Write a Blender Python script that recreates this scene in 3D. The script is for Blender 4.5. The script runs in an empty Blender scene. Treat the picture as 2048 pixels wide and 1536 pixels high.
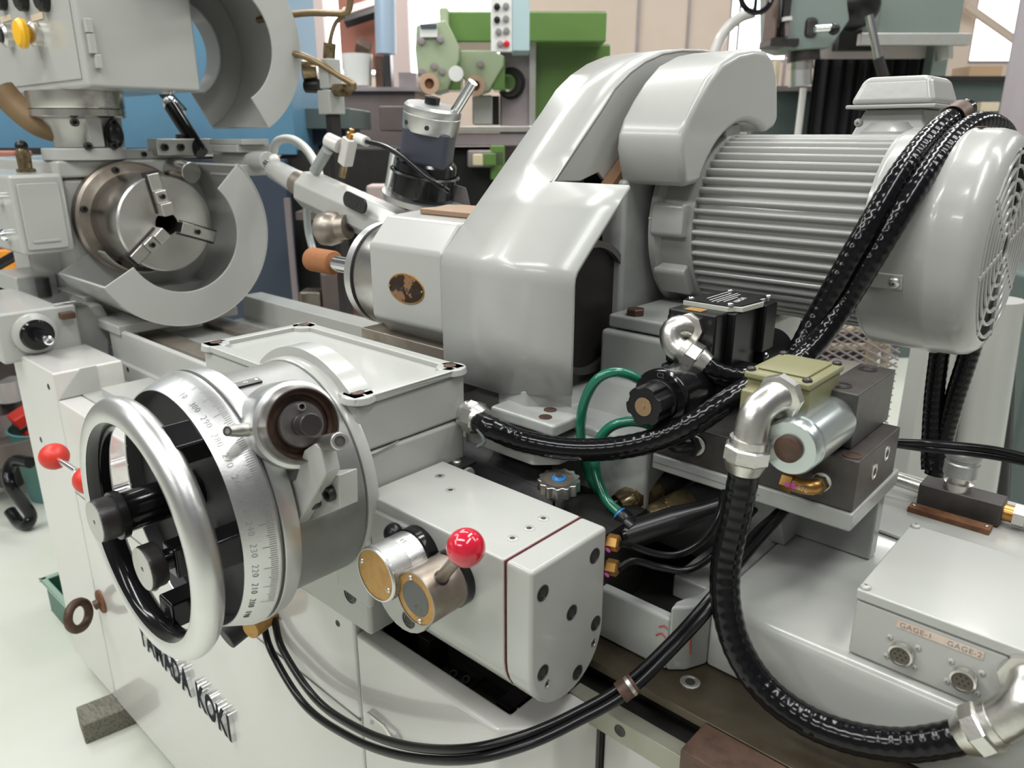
import bpy, bmesh, math, random
from mathutils import Vector, Matrix

scene = bpy.context.scene
col = scene.collection
random.seed(7)
PI = math.pi
R_ = math.radians

# ------------------------------------------------------------------ camera
cd = bpy.data.cameras.new('camera')
cam = bpy.data.objects.new('camera', cd)
col.objects.link(cam)
right = Vector((0.740805, 0.671721, 0.0))
up = Vector((-0.209138, 0.230647, 0.950296))
back = Vector((0.638334, -0.703984, 0.311347))
m = Matrix((right, up, back)).transposed().to_4x4()
m.translation = (0, 0, 1.45)
cam.matrix_world = m
cd.sensor_width = 36.0
cd.lens = 1520.0 / 2048.0 * 36.0
cd.clip_start = 0.05
cd.clip_end = 60
cd.dof.use_dof = True
cd.dof.focus_distance = 1.05
cd.dof.aperture_fstop = 6.5
scene.camera = cam
AZ = math.atan2(0.671721, 0.740805)          # yaw of the aisle the photographer looks along

# ------------------------------------------------------------------ world, lamps, exposure
w = bpy.data.worlds.new('workshop_air')
scene.world = w
w.use_nodes = True
bg = w.node_tree.nodes['Background']
bg.inputs[0].default_value = (0.93, 0.92, 1.0, 1)
bg.inputs[1].default_value = 0.24
scene.view_settings.view_transform = 'Standard'
scene.view_settings.look = 'None'
scene.view_settings.exposure = -0.85
scene.view_settings.gamma = 1.0
scene.view_settings.use_curve_mapping = False

def tube_or_fill_lamp(loc, rz, power, sx=2.3, sy=0.34, color=(0.99, 1.0, 0.965)):
    l = bpy.data.lights.new('ceiling_or_fill_lamp', 'AREA')
    l.shape = 'RECTANGLE'
    l.size = sx
    l.size_y = sy
    l.energy = power
    l.color = color
    o = bpy.data.objects.new('ceiling_or_fill_lamp', l)
    o.location = loc
    o.rotation_euler = (0, 0, rz)
    col.objects.link(o)

for i, (lx, ly, pw) in enumerate([(-3.0, -0.6, 95), (-1.1, -0.9, 110), (0.9, 0.3, 80),
                                  (-2.6, 2.0, 85), (-0.6, 2.2, 95), (1.4, 2.6, 70),
                                  (-4.6, 3.2, 110), (-1.6, 5.0, 130), (1.6, 5.4, 130), (-5.4, 0.4, 80),
                                  (-3.2, -3.0, 110), (-0.6, -3.4, 110)]):  # last two are fill lamps added behind the camera to brighten front faces
    tube_or_fill_lamp((lx, ly, 3.9), 0.35 if i % 2 else 1.9, pw)

# ------------------------------------------------------------------ materials
MATS = {}
def mat(name, color, rough=0.4, metal=0.0, var=0.0, vscale=8.0, dark=(0.4, 0.38, 0.34), bump=0.0,
        bscale=120.0, coat=0.0, emit=0.0, spots=0.0, stretch=None, trans=0.0, spec=None, lo=0.42, hi=0.68):
    if name in MATS:
        return MATS[name]
    mt = bpy.data.materials.new(name)
    mt.use_nodes = True
    nt = mt.node_tree
    b = nt.nodes['Principled BSDF']
    c4 = (color[0], color[1], color[2], 1)
    b.inputs['Base Color'].default_value = c4
    b.inputs['Roughness'].default_value = rough
    b.inputs['Metallic'].default_value = metal
    if coat:
        b.inputs['Coat Weight'].default_value = coat
        b.inputs['Coat Roughness'].default_value = 0.07
    if spec is not None:
        b.inputs['Specular IOR Level'].default_value = spec
    if trans:
        b.inputs['Transmission Weight'].default_value = trans
    if emit:
        b.inputs['Emission Color'].default_value = c4
        b.inputs['Emission Strength'].default_value = emit
    tc = nt.nodes.new('ShaderNodeTexCoord')
    src = tc.outputs['Object']
    if stretch:
        mp = nt.nodes.new('ShaderNodeMapping')
        mp.inputs['Scale'].default_value = stretch
        nt.links.new(src, mp.inputs['Vector'])
        src = mp.outputs['Vector']
    if var:
        n = nt.nodes.new('ShaderNodeTexNoise')
        n.inputs['Scale'].default_value = vscale
        n.inputs['Detail'].default_value = 6
        n.inputs['Roughness'].default_value = 0.65
        nt.links.new(src, n.inputs['Vector'])
        r = nt.nodes.new('ShaderNodeValToRGB')
        r.color_ramp.elements[0].position = lo
        r.color_ramp.elements[1].position = hi
        r.color_ramp.elements[0].color = (0, 0, 0, 1)
        r.color_ramp.elements[1].color = (var, var, var, 1)
        nt.links.new(n.outputs['Fac'], r.inputs['Fac'])
        mx = nt.nodes.new('ShaderNodeMix')
        mx.data_type = 'RGBA'
        mx.inputs['A'].default_value = c4
        mx.inputs['B'].default_value = (color[0]*dark[0]*2, color[1]*dark[1]*2, color[2]*dark[2]*2, 1) if max(dark) <= 0.5 else (*dark, 1)
        nt.links.new(r.outputs['Color'], mx.inputs['Factor'])
        nt.links.new(mx.outputs['Result'], b.inputs['Base Color'])
        if spots:
            ra = nt.nodes.new('ShaderNodeMath')
            ra.operation = 'MULTIPLY_ADD'
            ra.inputs[1].default_value = spots
            ra.inputs[2].default_value = rough
            nt.links.new(r.outputs['Color'], ra.inputs[0])
            nt.links.new(ra.outputs[0], b.inputs['Roughness'])
    if bump:
        n2 = nt.nodes.new('ShaderNodeTexNoise')
        n2.inputs['Scale'].default_value = bscale
        n2.inputs['Detail'].default_value = 3
        nt.links.new(src, n2.inputs['Vector'])
        bp = nt.nodes.new('ShaderNodeBump')
        bp.inputs['Strength'].default_value = bump
        bp.inputs['Distance'].default_value = 0.002
        nt.links.new(n2.outputs['Fac'], bp.inputs['Height'])
        nt.links.new(bp.outputs['Normal'], b.inputs['Normal'])
    MATS[name] = mt
    return mt

PAINT = mat('grey_green_enamel', (0.425, 0.431, 0.410), 0.24, var=0.10, vscale=5, bump=0.05, bscale=90, coat=0.25)
COVER = mat('pale_grey_enamel', (0.62, 0.605, 0.585), 0.26, var=0.06, vscale=4, bump=0.02, bscale=25, coat=0.8)
CAST = mat('thick_brushed_grey_paint', (0.385, 0.395, 0.38), 0.25, var=0.12, vscale=9, bump=0.35, bscale=45, coat=0.3)
MOTOR = mat('motor_grey_paint', (0.385, 0.385, 0.372), 0.27, var=0.10, vscale=7, bump=0.15, bscale=60, coat=0.3)
GUARD = mat('guard_grey_enamel', (0.415, 0.419, 0.402), 0.25, var=0.12, vscale=6, bump=0.04, bscale=70, coat=0.15)
ALU = mat('brushed_aluminium', (0.66, 0.665, 0.665), 0.34, 1.0, var=0.25, vscale=14, spots=0.12, bump=0.05, bscale=300)
ALUCAST = mat('dull_cast_aluminium', (0.55, 0.55, 0.53), 0.45, 0.85, var=0.35, vscale=22, spots=0.1, bump=0.15, bscale=160)
STEEL = mat('turned_steel', (0.60, 0.59, 0.57), 0.25, 1.0, var=0.3, vscale=10, spots=0.12)
CHROME = mat('bright_chrome', (0.86, 0.87, 0.88), 0.10, 1.0)
ZINC = mat('zinc_plated_steel', (0.70, 0.69, 0.66), 0.30, 1.0, var=0.35, vscale=30, spots=0.18, bump=0.12, bscale=200)
OLDSTEEL = mat('stained_bare_steel', (0.34, 0.30, 0.26), 0.36, 0.75, var=0.5, vscale=14, dark=(0.20, 0.14, 0.09), spots=0.15)
TABLE = mat('oiled_brown_steel', (0.095, 0.077, 0.052), 0.34, 0.55, var=0.55, vscale=11, dark=(0.17, 0.125, 0.075), spots=0.15)
DARKSTEEL = mat('blackened_steel', (0.055, 0.05, 0.05), 0.38, 0.6, var=0.3, vscale=25)
PHOS = mat('dark_brown_grey_manifold_iron', (0.075, 0.068, 0.064), 0.42, 0.35, var=0.4, vscale=35, dark=(0.16, 0.13, 0.11), bump=0.1)
BLACKGLOSS = mat('black_gloss_paint', (0.006, 0.006, 0.007), 0.14, spec=0.45, bump=0.1, bscale=40)
BLACK = mat('black_plastic', (0.008, 0.008, 0.009), 0.3, spec=0.4)
BLACKMATT = mat('dusty_black_paint', (0.022, 0.022, 0.024), 0.55, var=0.6, vscale=12, dark=(0.12, 0.12, 0.13))
HOSE = mat('black_pvc_conduit', (0.004, 0.004, 0.005), 0.16, spec=0.32)
CABLE = mat('black_rubber_cable', (0.006, 0.006, 0.007), 0.24, spec=0.35)
DARK = mat('dark_grease_and_shade', (0.012, 0.011, 0.010), 0.6, var=0.5, vscale=30, dark=(0.06, 0.05, 0.04))  # one dark colour for greasy parts and for shade in pits and slots
RUST = mat('rusty_iron', (0.20, 0.085, 0.035), 0.7, var=0.6, vscale=40, dark=(0.06, 0.04, 0.03), bump=0.3, bscale=150)
RUSTDARK = mat('rust_brown_steel', (0.105, 0.060, 0.042), 0.5, 0.3, var=0.5, vscale=40, dark=(0.05, 0.035, 0.03))
BRASS = mat('aged_brass', (0.50, 0.28, 0.09), 0.32, 0.9, var=0.4, vscale=30, dark=(0.3, 0.18, 0.08))
BRASSPLATE = mat('worn_brass_plate', (0.46, 0.27, 0.085), 0.5, 0.45, var=0.5, vscale=45, dark=(0.25, 0.15, 0.07))
WORNPLATE = mat('brass_plate_with_grey_remains', (0.48, 0.27, 0.085), 0.5, 0.3, var=0.9, vscale=26, dark=(0.075, 0.08, 0.075), lo=0.47, hi=0.50)
NAMEPLATE = mat('brown_nameplate_worn_black', (0.30, 0.155, 0.075), 0.42, 0.4, var=0.95, vscale=34, dark=(0.02, 0.018, 0.016), lo=0.52, hi=0.545)
OLIVE = mat('olive_cast_box', (0.25, 0.24, 0.13), 0.38, 0.15, var=0.3, vscale=20, bump=0.1)
SILVERPAINT = mat('silver_blue_tube', (0.52, 0.57, 0.57), 0.26, 0.85, var=0.08, vscale=20, spots=0.06)
RED = mat('red_bakelite', (0.56, 0.012, 0.035), 0.12, coat=0.6)
REDDULL = mat('red_knob_plastic', (0.62, 0.035, 0.022), 0.4, var=0.2, vscale=20)
YELLOW = mat('yellow_push_button', (0.86, 0.46, 0.01), 0.4)
GREENHOSE = mat('green_air_hose', (0.012, 0.145, 0.085), 0.22, coat=0.3, var=0.2, vscale=20)
BLUEPLASTIC = mat('blue_collar_plastic', (0.02, 0.22, 0.58), 0.35)
WHITEPLASTIC = mat('white_plastic', (0.75, 0.75, 0.72), 0.4)
IVORY = mat('ivory_label', (0.66, 0.56, 0.42), 0.5, var=0.5, vscale=60)
REDLINE = mat('dark_red_paint_line', (0.20, 0.035, 0.035), 0.6, var=0.6, vscale=90, dark=(0.06, 0.03, 0.03))
REDMARK = mat('red_pencil_mark', (0.50, 0.07, 0.05), 0.7)
PINK = mat('pink_paint_dab', (0.75, 0.10, 0.55), 0.6)
INKSHADE = mat('dark_ink_and_hole_shade', (0.03, 0.03, 0.03), 0.6)  # also paints the shade inside screw sockets, cross slots and pin holes
GREYINK = mat('grey_engraving', (0.22, 0.22, 0.215), 0.6)
WHITEINK = mat('white_print', (0.7, 0.7, 0.68), 0.6)
LEATHER = mat('black_way_wiper_leather', (0.03, 0.028, 0.032), 0.42, var=0.5, vscale=20, dark=(0.10, 0.095, 0.105), bump=0.15)
GREASY = mat('greasy_brown_brass', (0.30, 0.23, 0.13), 0.22, 0.8, var=0.7, vscale=40, dark=(0.03, 0.022, 0.014))
WHEELSTONE = mat('orange_grinding_stone', (0.32, 0.13, 0.05), 0.85, var=0.4, vscale=60, bump=0.4, bscale=300)
LETTERFACE = mat('dark_letter_face', (0.012, 0.014, 0.02), 0.6, spec=0.08)
DRUMGREY = mat('dull_grey_casting', (0.27, 0.27, 0.265), 0.42, 0.55, var=0.45, vscale=25, bump=0.1, bscale=120)
DARKTURNED = mat('dark_turned_steel', (0.30, 0.285, 0.275), 0.3, 0.9, var=0.4, vscale=30, spots=0.15)
KNURL = mat('grey_knurled_steel', (0.45, 0.46, 0.46), 0.42, 0.8, var=0.4, vscale=160)

# ------------------------------------------------------------------ mesh helpers
def frame(o, z, x=None):
    z = Vector(z).normalized()
    if x is None:
        x = Vector((1, 0, 0)) if abs(z.x) < 0.9 else Vector((0, 1, 0))
    x = Vector(x)
    x = (x - z * x.dot(z)).normalized()
    y = z.cross(x)
    mm = Matrix((x, y, z)).transposed().to_4x4()
    mm.translation = Vector(o)
    return mm

def rz(a, o=(0, 0, 0)):
    return Matrix.Translation(Vector(o)) @ Matrix.Rotation(a, 4, 'Z')

AISLE = rz(AZ)      # frame of the workshop aisle: x across, y away, z up

class MB:
    def __init__(s, T=None):
        s.v = []
        s.f = []
        s.T = T
    def add(s, verts, faces, T=None):
        n = len(s.v)
        for p in verts:
            p = Vector(p)
            s.v.append(T @ p if T is not None else p)
        s.f += [tuple(i + n for i in f) for f in faces]
        return s
    def box(s, lo, hi, T=None):
        x0, y0, z0 = lo
        x1, y1, z1 = hi
        return s.add([(x0, y0, z0), (x1, y0, z0), (x1, y1, z0), (x0, y1, z0), (x0, y0, z1), (x1, y0, z1), (x1, y1, z1), (x0, y1, z1)],
                     [(3, 2, 1, 0), (4, 5, 6, 7), (0, 1, 5, 4), (1, 2, 6, 5), (2, 3, 7, 6), (3, 0, 4, 7)], T)
    def cbox(s, c, size, T=None):
        return s.box([c[i] - size[i] / 2 for i in range(3)], [c[i] + size[i] / 2 for i in range(3)], T)
    def prism(s, poly, h0, h1, T=None):
        n = len(poly)
        v = [(p[0], p[1], h0) for p in poly] + [(p[0], p[1], h1) for p in poly]
        f = [tuple(range(n - 1, -1, -1)), tuple(range(n, 2 * n))] + [(i, (i + 1) % n, n + (i + 1) % n, n + i) for i in range(n)]
        return s.add(v, f, T)
    def px(s, yz, x0, x1):
        return s.prism(yz, x0, x1, Matrix(((0, 0, 1, 0), (1, 0, 0, 0), (0, 1, 0, 0), (0, 0, 0, 1))))
    def py(s, xz, y0, y1):
        return s.prism(xz, y0, y1, Matrix(((1, 0, 0, 0), (0, 0, 1, 0), (0, 1, 0, 0), (0, 0, 0, 1))))
    def pz(s, xy, z0, z1):
        return s.prism(xy, z0, z1)
    def lathe(s, prof, T=None, n=32, a0=0.0, a1=2 * PI, cap=False):
        full = abs(a1 - a0) > 6.28
        m_ = n if full else n + 1
        v = []
        f = []
        rings = []
        for r, h in prof:
            if r < 1e-6:
                rings.append([len(v)])
                v.append((0, 0, h))
            else:
                ids = []
                for i in range(m_):
                    a = a0 + (a1 - a0) * i / n
                    ids.append(len(v))
                    v.append((r * math.cos(a), r * math.sin(a), h))
                rings.append(ids)
        for A, B in zip(rings, rings[1:]):
            if len(A) == 1 and len(B) == 1:
                continue
            for i in range(n):
                j = (i + 1) % m_ if full else i + 1
                if len(A) == 1:
                    f.append((A[0], B[i], B[j]))
                elif len(B) == 1:
                    f.append((A[i], A[j], B[0]))
                else:
                    f.append((A[i], A[j], B[j], B[i]))
        if cap and not full:
            f.append(tuple(r[0] for r in rings))
            f.append(tuple(r[-1] for r in reversed(rings)))
        return s.add(v, f, T)
    def cyl(s, p0, p1, r, n=24, r1=None):
        p0 = Vector(p0)
        p1 = Vector(p1)
        L = (p1 - p0).length
        r1 = r if r1 is None else r1
        return s.lathe([(0, 0), (r, 0), (r1, L), (0, L)], frame(p0, p1 - p0), n)
    def sphere(s, c, r, n=24, sz=1.0):
        k = n // 2
        prof = [(r * math.sin(PI * i / k), -r * sz * math.cos(PI * i / k)) for i in range(k + 1)]
        prof[0] = (0, -r * sz)
        prof[-1] = (0, r * sz)
        return s.lathe(prof, Matrix.Translation(Vector(c)), n)
    def torus(s, T, R, r, n=48, k=14, a0=0.0, a1=2 * PI, sq=1.0):
        prof = [(R + r * math.cos(2 * PI * i / k), r * sq * math.sin(2 * PI * i / k)) for i in range(k)]
        prof.append(prof[0])
        return s.lathe(prof, T, n, a0, a1)
    def sector(s, T, r0, r1, a0, a1, h0, h1, n=40):
        return s.lathe([(r0, h0), (r1, h0), (r1, h1), (r0, h1), (r0, h0)], T, n, a0, a1, cap=True)
    def tube(s, pts, r, n=12, rf=None, caps=True):
        P = [Vector(p) for p in pts]
        N = len(P)
        tan = [((P[min(i + 1, N - 1)] - P[max(i - 1, 0)])).normalized() for i in range(N)]
        ref = Vector((0, 0, 1)) if abs(tan[0].z) < 0.9 else Vector((1, 0, 0))
        nx = (ref - tan[0] * ref.dot(tan[0])).normalized()
        v = []
        f = []
        for i in range(N):
            nx = (nx - tan[i] * nx.dot(tan[i])).normalized()
            ny = tan[i].cross(nx)
            ri = rf(i) if rf else (r[i] if isinstance(r, (list, tuple)) else r)
            for k in range(n):
                a = 2 * PI * k / n
                v.append(P[i] + (nx * math.cos(a) + ny * math.sin(a)) * ri)
        for i in range(N - 1):
            for k in range(n):
                k2 = (k + 1) % n
                f.append((i * n + k, i * n + k2, (i + 1) * n + k2, (i + 1) * n + k))
        if caps:
            f.append(tuple(range(n - 1, -1, -1)))
            f.append(tuple(range((N - 1) * n, N * n)))
        return s.add(v, f)
    def mesh(s, name, mats, smooth=35):
        me = bpy.data.meshes.new(name)
        v = [s.T @ p for p in s.v] if s.T is not None else s.v
        me.from_pydata([tuple(p) for p in v], [], s.f)
        b = bmesh.new()
        b.from_mesh(me)
        bmesh.ops.remove_doubles(b, verts=b.verts, dist=1e-6)
        bmesh.ops.recalc_face_normals(b, faces=b.faces)
        b.to_mesh(me)
        b.free()
        for mt in (mats if isinstance(mats, (list, tuple)) else [mats]):
            me.materials.append(mt)
        for p in me.polygons:
            p.use_smooth = True
        me.set_sharp_from_angle(angle=R_(smooth))
        return me
    def build(s, name, mt, parent=None, bevel=0.0, seg=2, smooth=35, label=None):
        me = s.mesh(name, mt, smooth)
        return link(name, me, parent, bevel, seg, label)

def link(name, me, parent=None, bevel=0.0, seg=2, label=None):
    o = bpy.data.objects.new(name, me)
    col.objects.link(o)
    if parent is not None:
        o.parent = parent
        w_ = parent.matrix_basis.copy()
        p = parent.parent
        if p is not None:
            w_ = Matrix.Translation(p.location) @ parent.matrix_parent_inverse @ w_
        o.matrix_parent_inverse = w_.inverted()
    if bevel:
        md = o.modifiers.new('edge_round', 'BEVEL')
        md.width = bevel
        md.segments = seg
        md.limit_method = 'ANGLE'
        md.angle_limit = R_(38)
        md.harden_normals = True
        md.use_clamp_overlap = True
    if label:
        o['label'] = label
    return o

def thing(name, label, cat, loc=(0, 0, 0), group=None):
    o = bpy.data.objects.new(name, None)
    o.empty_display_size = 0.05
    o.location = loc
    col.objects.link(o)
    o['label'] = label
    o['category'] = cat
    if group:
        o['group'] = group
    return o

def tag(o, label, cat, group=None):
    o['label'] = label
    o['category'] = cat
    if group:
        o['group'] = group
    return o

def struct(o, label=None):
    o['kind'] = 'structure'
    if label:
        o['label'] = label
    return o

def catmull(pts, step=0.004):
    P = [Vector(p) for p in pts]
    P = [P[0] * 2 - P[1]] + P + [P[-1] * 2 - P[-2]]
    dense = []
    for i in range(1, len(P) - 2):
        p0, p1, p2, p3 = P[i - 1], P[i], P[i + 1], P[i + 2]
        n = max(4, int((p2 - p1).length / 0.002))
        for k in range(n):
            t = k / n
            dense.append(0.5 * ((2 * p1) + (p2 - p0) * t + (2 * p0 - 5 * p1 + 4 * p2 - p3) * t * t + (3 * p1 - p0 - 3 * p2 + p3) * t ** 3))
    dense.append(P[-2])
    out = [dense[0]]
    acc = 0.0
    for a, b in zip(dense, dense[1:]):
        acc += (b - a).length
        if acc >= step:
            out.append(b)
            acc = 0.0
    if (out[-1] - dense[-1]).length > 1e-4:
        out.append(dense[-1])
    return out

def ring_pts(n, r, cx=0.0, cy=0.0, a=0.0):
    return [(cx + r * math.cos(a + 2 * PI * i / n), cy + r * math.sin(a + 2 * PI * i / n)) for i in range(n)]

def rrect(x0, y0, x1, y1, r, n=5):
    out = []
    for cx, cy, a in ((x1 - r, y1 - r, 0), (x0 + r, y1 - r, PI / 2), (x0 + r, y0 + r, PI), (x1 - r, y0 + r, 1.5 * PI)):
        for i in range(n + 1):
            t = a + PI / 2 * i / n
            out.append((cx + r * math.cos(t), cy + r * math.sin(t)))
    return out

# ------------------------------------------------------------------ screws (shared meshes)
SCREW = {}
def screw(parent, pos, d, r, style='socket', mt=None, name=None, rot=0.0, sink=0.0):
    mt = mt or DARKSTEEL
    key = (style, mt.name)
    if key not in SCREW:
        b = MB()
        mats = [mt]
        if style == 'socket':
            b.lathe([(1, -0.3), (1, 0.75), (0.9, 0.9), (0.6, 0.9)], None, 20)
            b.lathe([(0.6, 0.9), (0.58, 0.1), (0, 0.1)], None, 6)
        elif style == 'hex':
            b.lathe([(1.0, -0.2), (1.0, 0.6), (0.88, 0.72), (0, 0.72)], None, 6)
        elif style == 'pan':
            b.lathe([(1, -0.2), (1, 0.2), (0.92, 0.45), (0.7, 0.62), (0.35, 0.7), (0, 0.72)], None, 18)
        elif style == 'flush':
            b.lathe([(1, -0.3), (1, 0.12), (0.92, 0.16), (0, 0.12)], None, 18)
        elif style == 'recess':
            b.lathe([(1.25, -0.1), (1.25, 0.10), (1.02, 0.14), (0.98, 0.07), (0.62, 0.09), (0.6, 0.04), (0, 0.04)], None, 20)
        elif style == 'nut':
            b.lathe([(0.5, 0), (1, 0), (1, 0.7), (0.9, 0.8), (0.55, 0.8), (0.5, 0.7), (0.5, 0)], None, 6)
        me = b.mesh(style + '_screw', mats)
        if style in ('pan', 'flush'):
            c = MB()
            h = 0.72 if style == 'pan' else 0.125
            c.cbox((0, 0, h), (0.72, 0.13, 0.03)).cbox((0, 0, h), (0.13, 0.72, 0.03))
            b2 = bmesh.new()
            b2.from_mesh(me)
            n0 = len(b2.faces)
            me2 = c.mesh('cross', INKSHADE)
            b2.from_mesh(me2)
            b2.faces.ensure_lookup_table()
            for f in b2.faces[n0:]:
                f.material_index = 1
            b2.to_mesh(me)
            b2.free()
            me.materials.append(INKSHADE)
        if style in ('recess', 'socket'):
            me.materials.append(INKSHADE)
            for pg in me.polygons:
                c_ = pg.center
                if math.hypot(c_.x, c_.y) < (0.61 if style == 'recess' else 0.52) and (style == 'recess' or c_.z < 0.75):
                    pg.material_index = 1  # dark faces paint the shade of a deeper socket
        SCREW[key] = me
    nm = name or {'socket': 'socket_screw', 'hex': 'hex_bolt', 'pan': 'pan_screw', 'flush': 'flush_screw', 'recess': 'recessed_screw', 'nut': 'hex_nut'}[style]
    o = bpy.data.objects.new(nm, SCREW[key])
    col.objects.link(o)
    T = frame(Vector(pos) - Vector(d).normalized() * sink, d) @ Matrix.Rotation(rot, 4, 'Z') @ Matrix.Scale(r, 4)
    if parent is not None:
        o.parent = parent
        w_ = parent.matrix_basis.copy()
        p = parent.parent
        if p is not None:
            w_ = Matrix.Translation(p.location) @ parent.matrix_parent_inverse @ w_
        o.matrix_parent_inverse = w_.inverted()
    o.matrix_basis = T
    return o

def text(name, body, size, T, mt, parent=None, depth=0.0003, align='CENTER', shear=0.0, spacing=1.0, bevel=0.0, offset=0.0):
    cu = bpy.data.curves.new(name, 'FONT')
    cu.body = body
    cu.size = size
    cu.extrude = depth
    cu.shear = shear
    cu.align_x = align
    cu.align_y = 'CENTER'
    cu.space_character = spacing
    cu.bevel_depth = bevel
    cu.bevel_resolution = 1
    cu.offset = offset
    cu.resolution_u = 3
    t = bpy.data.objects.new(name, cu)
    col.objects.link(t)
    bpy.context.view_layer.update()
    me = bpy.data.meshes.new_from_object(t.evaluated_get(bpy.context.evaluated_depsgraph_get()))
    bpy.data.objects.remove(t)
    bpy.data.curves.remove(cu)
    me.transform(T)
    me.materials.clear()
    me.materials.append(mt)
    return link(name, me, parent)

# conduit hose with a rippled jacket
def conduit(name, pts, r, label, group=None, period=0.0078, amp=0.016, cat='hose', mt=None):
    step = period / 6
    P = catmull(pts, step)
    o = MB().tube(P, r, 16, rf=lambda i: r * (1 + amp * math.sin(2 * PI * i / 6.0))).build(name, mt or HOSE, smooth=80)
    return tag(o, label, cat, group)

def cable(name, pts, r, label, cat='cable', mt=None, group=None):
    o = MB().tube(catmull(pts, 0.006), r, 10).build(name, mt or CABLE, smooth=80)
    return tag(o, label, cat, group)

def gland(parent, p, d, r, L, name='conduit_nut', mt=None, tail=True):
    """hexagonal conduit gland: collar, hex nut and taper"""
    d = Vector(d).normalized()
    T = frame(p, d)
    b = MB()
    b.lathe([(0, 0), (r * 0.86, 0), (r * 0.86, L * 0.25), (0, L * 0.25)], T, 20)
    b.lathe([(0, L * 0.22), (r * 0.96, L * 0.22), (r * 1.04, L * 0.27), (r * 1.04, L * 0.62), (r * 0.94, L * 0.68), (0, L * 0.68)], T, 8)
    if tail:
        b.lathe([(0, L * 0.6), (r * 0.95, L * 0.66), (r * 0.74, L), (0.0, L)], T, 20)
    return b.build(name, mt or ZINC, parent, smooth=25)

# ================================================================== SETTING
FLOOR = mat('worn_painted_concrete', (0.66, 0.675, 0.615), 0.34, var=0.55, vscale=3.0, dark=(0.45, 0.47, 0.41), bump=0.06, bscale=12)
struct(MB(AISLE).box((-8.2, -6.6, -0.1), (9.2, 7.2, 0)).build('floor', FLOOR), 'pale grey green painted concrete floor')

# ================================================================== MACHINE BASE
base = thing('grinder_cabinet', 'pale grey grinding machine cabinet with raised chrome lettering on its front cover', 'machine cabinet', (-1.3, 0.9, 0.0))
MB().box((-2.12, 0.62, 0.06), (-0.5, 1.40, 0.79)).box((-2.12, 0.62, 0.70), (-0.80, 1.40, 0.86)).build('body', COVER, base, 0.004)
# left end column and long front panel
MB().box((-2.13, 0.508, 0.06), (-1.842, 0.66, 0.945)).build('end_column', COVER, base, 0.006)
MB().box((-1.840, 0.508, 0.06), (-0.752, 0.56, 0.882)).build('front_panel', COVER, base, 0.005)
MB().box((-1.840, 0.5068, 0.655), (-0.752, 0.509, 0.657)).build('panel_seam', GREYINK, base)
# tray floor, raised platform and the sloping end gusset
MB().box((-1.84, 0.56, 0.80), (-0.80, 0.70, 0.884)).build('tray_floor', PAINT, base, 0.002)
MB().box((-1.80, 0.588, 0.86), (-0.80, 0.70, 0.902)).build('tray_step', PAINT, base, 0.003)
MB().px([(0.512, 0.884), (0.60, 0.884), (0.60, 0.944), (0.565, 0.944)], -1.8425, -1.8385).build('tray_gusset', PAINT, base)
# right hand cover with an opening in its top
MB().pz([(-0.750, 0.508), (-0.485, 0.508), (-0.436, 0.557), (-0.428, 0.632), (-0.492, 0.632), (-0.492, 0.540), (-0.750, 0.540)], 0.06, 0.804).build('corner_cover', COVER, base, 0.006, 3)
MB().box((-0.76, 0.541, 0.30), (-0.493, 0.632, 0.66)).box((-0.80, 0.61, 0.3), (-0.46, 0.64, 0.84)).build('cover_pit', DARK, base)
# greasy mechanism seen through the opening
g = MB()
g.cyl((-0.66, 0.60, 0.72), (-0.60, 0.60, 0.72), 0.035, 20).cyl((-0.60, 0.595, 0.73), (-0.55, 0.595, 0.73), 0.022, 16)
g.box((-0.70, 0.575, 0.68), (-0.675, 0.62, 0.79)).box((-0.545, 0.57, 0.69), (-0.52, 0.61, 0.77))
g.build('gear_shaft', DARKSTEEL, base, 0.002)
MB().prism(rrect(-0.016, -0.03, 0.016, 0.03, 0.014), 0, 0.004, frame((-0.528, 0.565, 0.745), (0.25, -0.65, 0.7), (1, 0, 0))).build('trip_plate', OLDSTEEL, base, 0.001)
for p in ((-0.620, 0.57, 0.768), (-0.598, 0.572, 0.77), (-0.532, 0.553, 0.738), (-0.508, 0.56, 0.735)):
    screw(base, p, (0.1, -0.5, 0.85), 0.006)
# cover latch near the lower edge of the front cover
lp = MB()
lp.py([(-0.727, 0.690), (-0.668, 0.690), (-0.660, 0.682), (-0.660, 0.668), (-0.727, 0.668)], 0.5045, 0.5085)
lp.build('latch_plate', COVER, base, 0.001)
MB().py([(-0.727, 0.689), (-0.690, 0.689), (-0.671, 0.676), (-0.675, 0.672), (-0.694, 0.685), (-0.727, 0.685)], 0.502, 0.505).build('latch_bar', ZINC, base)
for x, z in ((-0.668, 0.680), (-0.720, 0.674)):
    screw(base, (x, 0.5045, z), (0, -1, 0), 0.0035, 'pan', COVER)
for x, z in ((-1.885, 0.905), (-2.03, 0.735)):
    screw(base, (x, 0.508, z), (0, -1, 0), 0.006, 'recess', DARKSTEEL)
screw(base, (-0.79, 0.508, 0.80), (0, -1, 0), 0.004, 'recess', DARKSTEEL)
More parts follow.
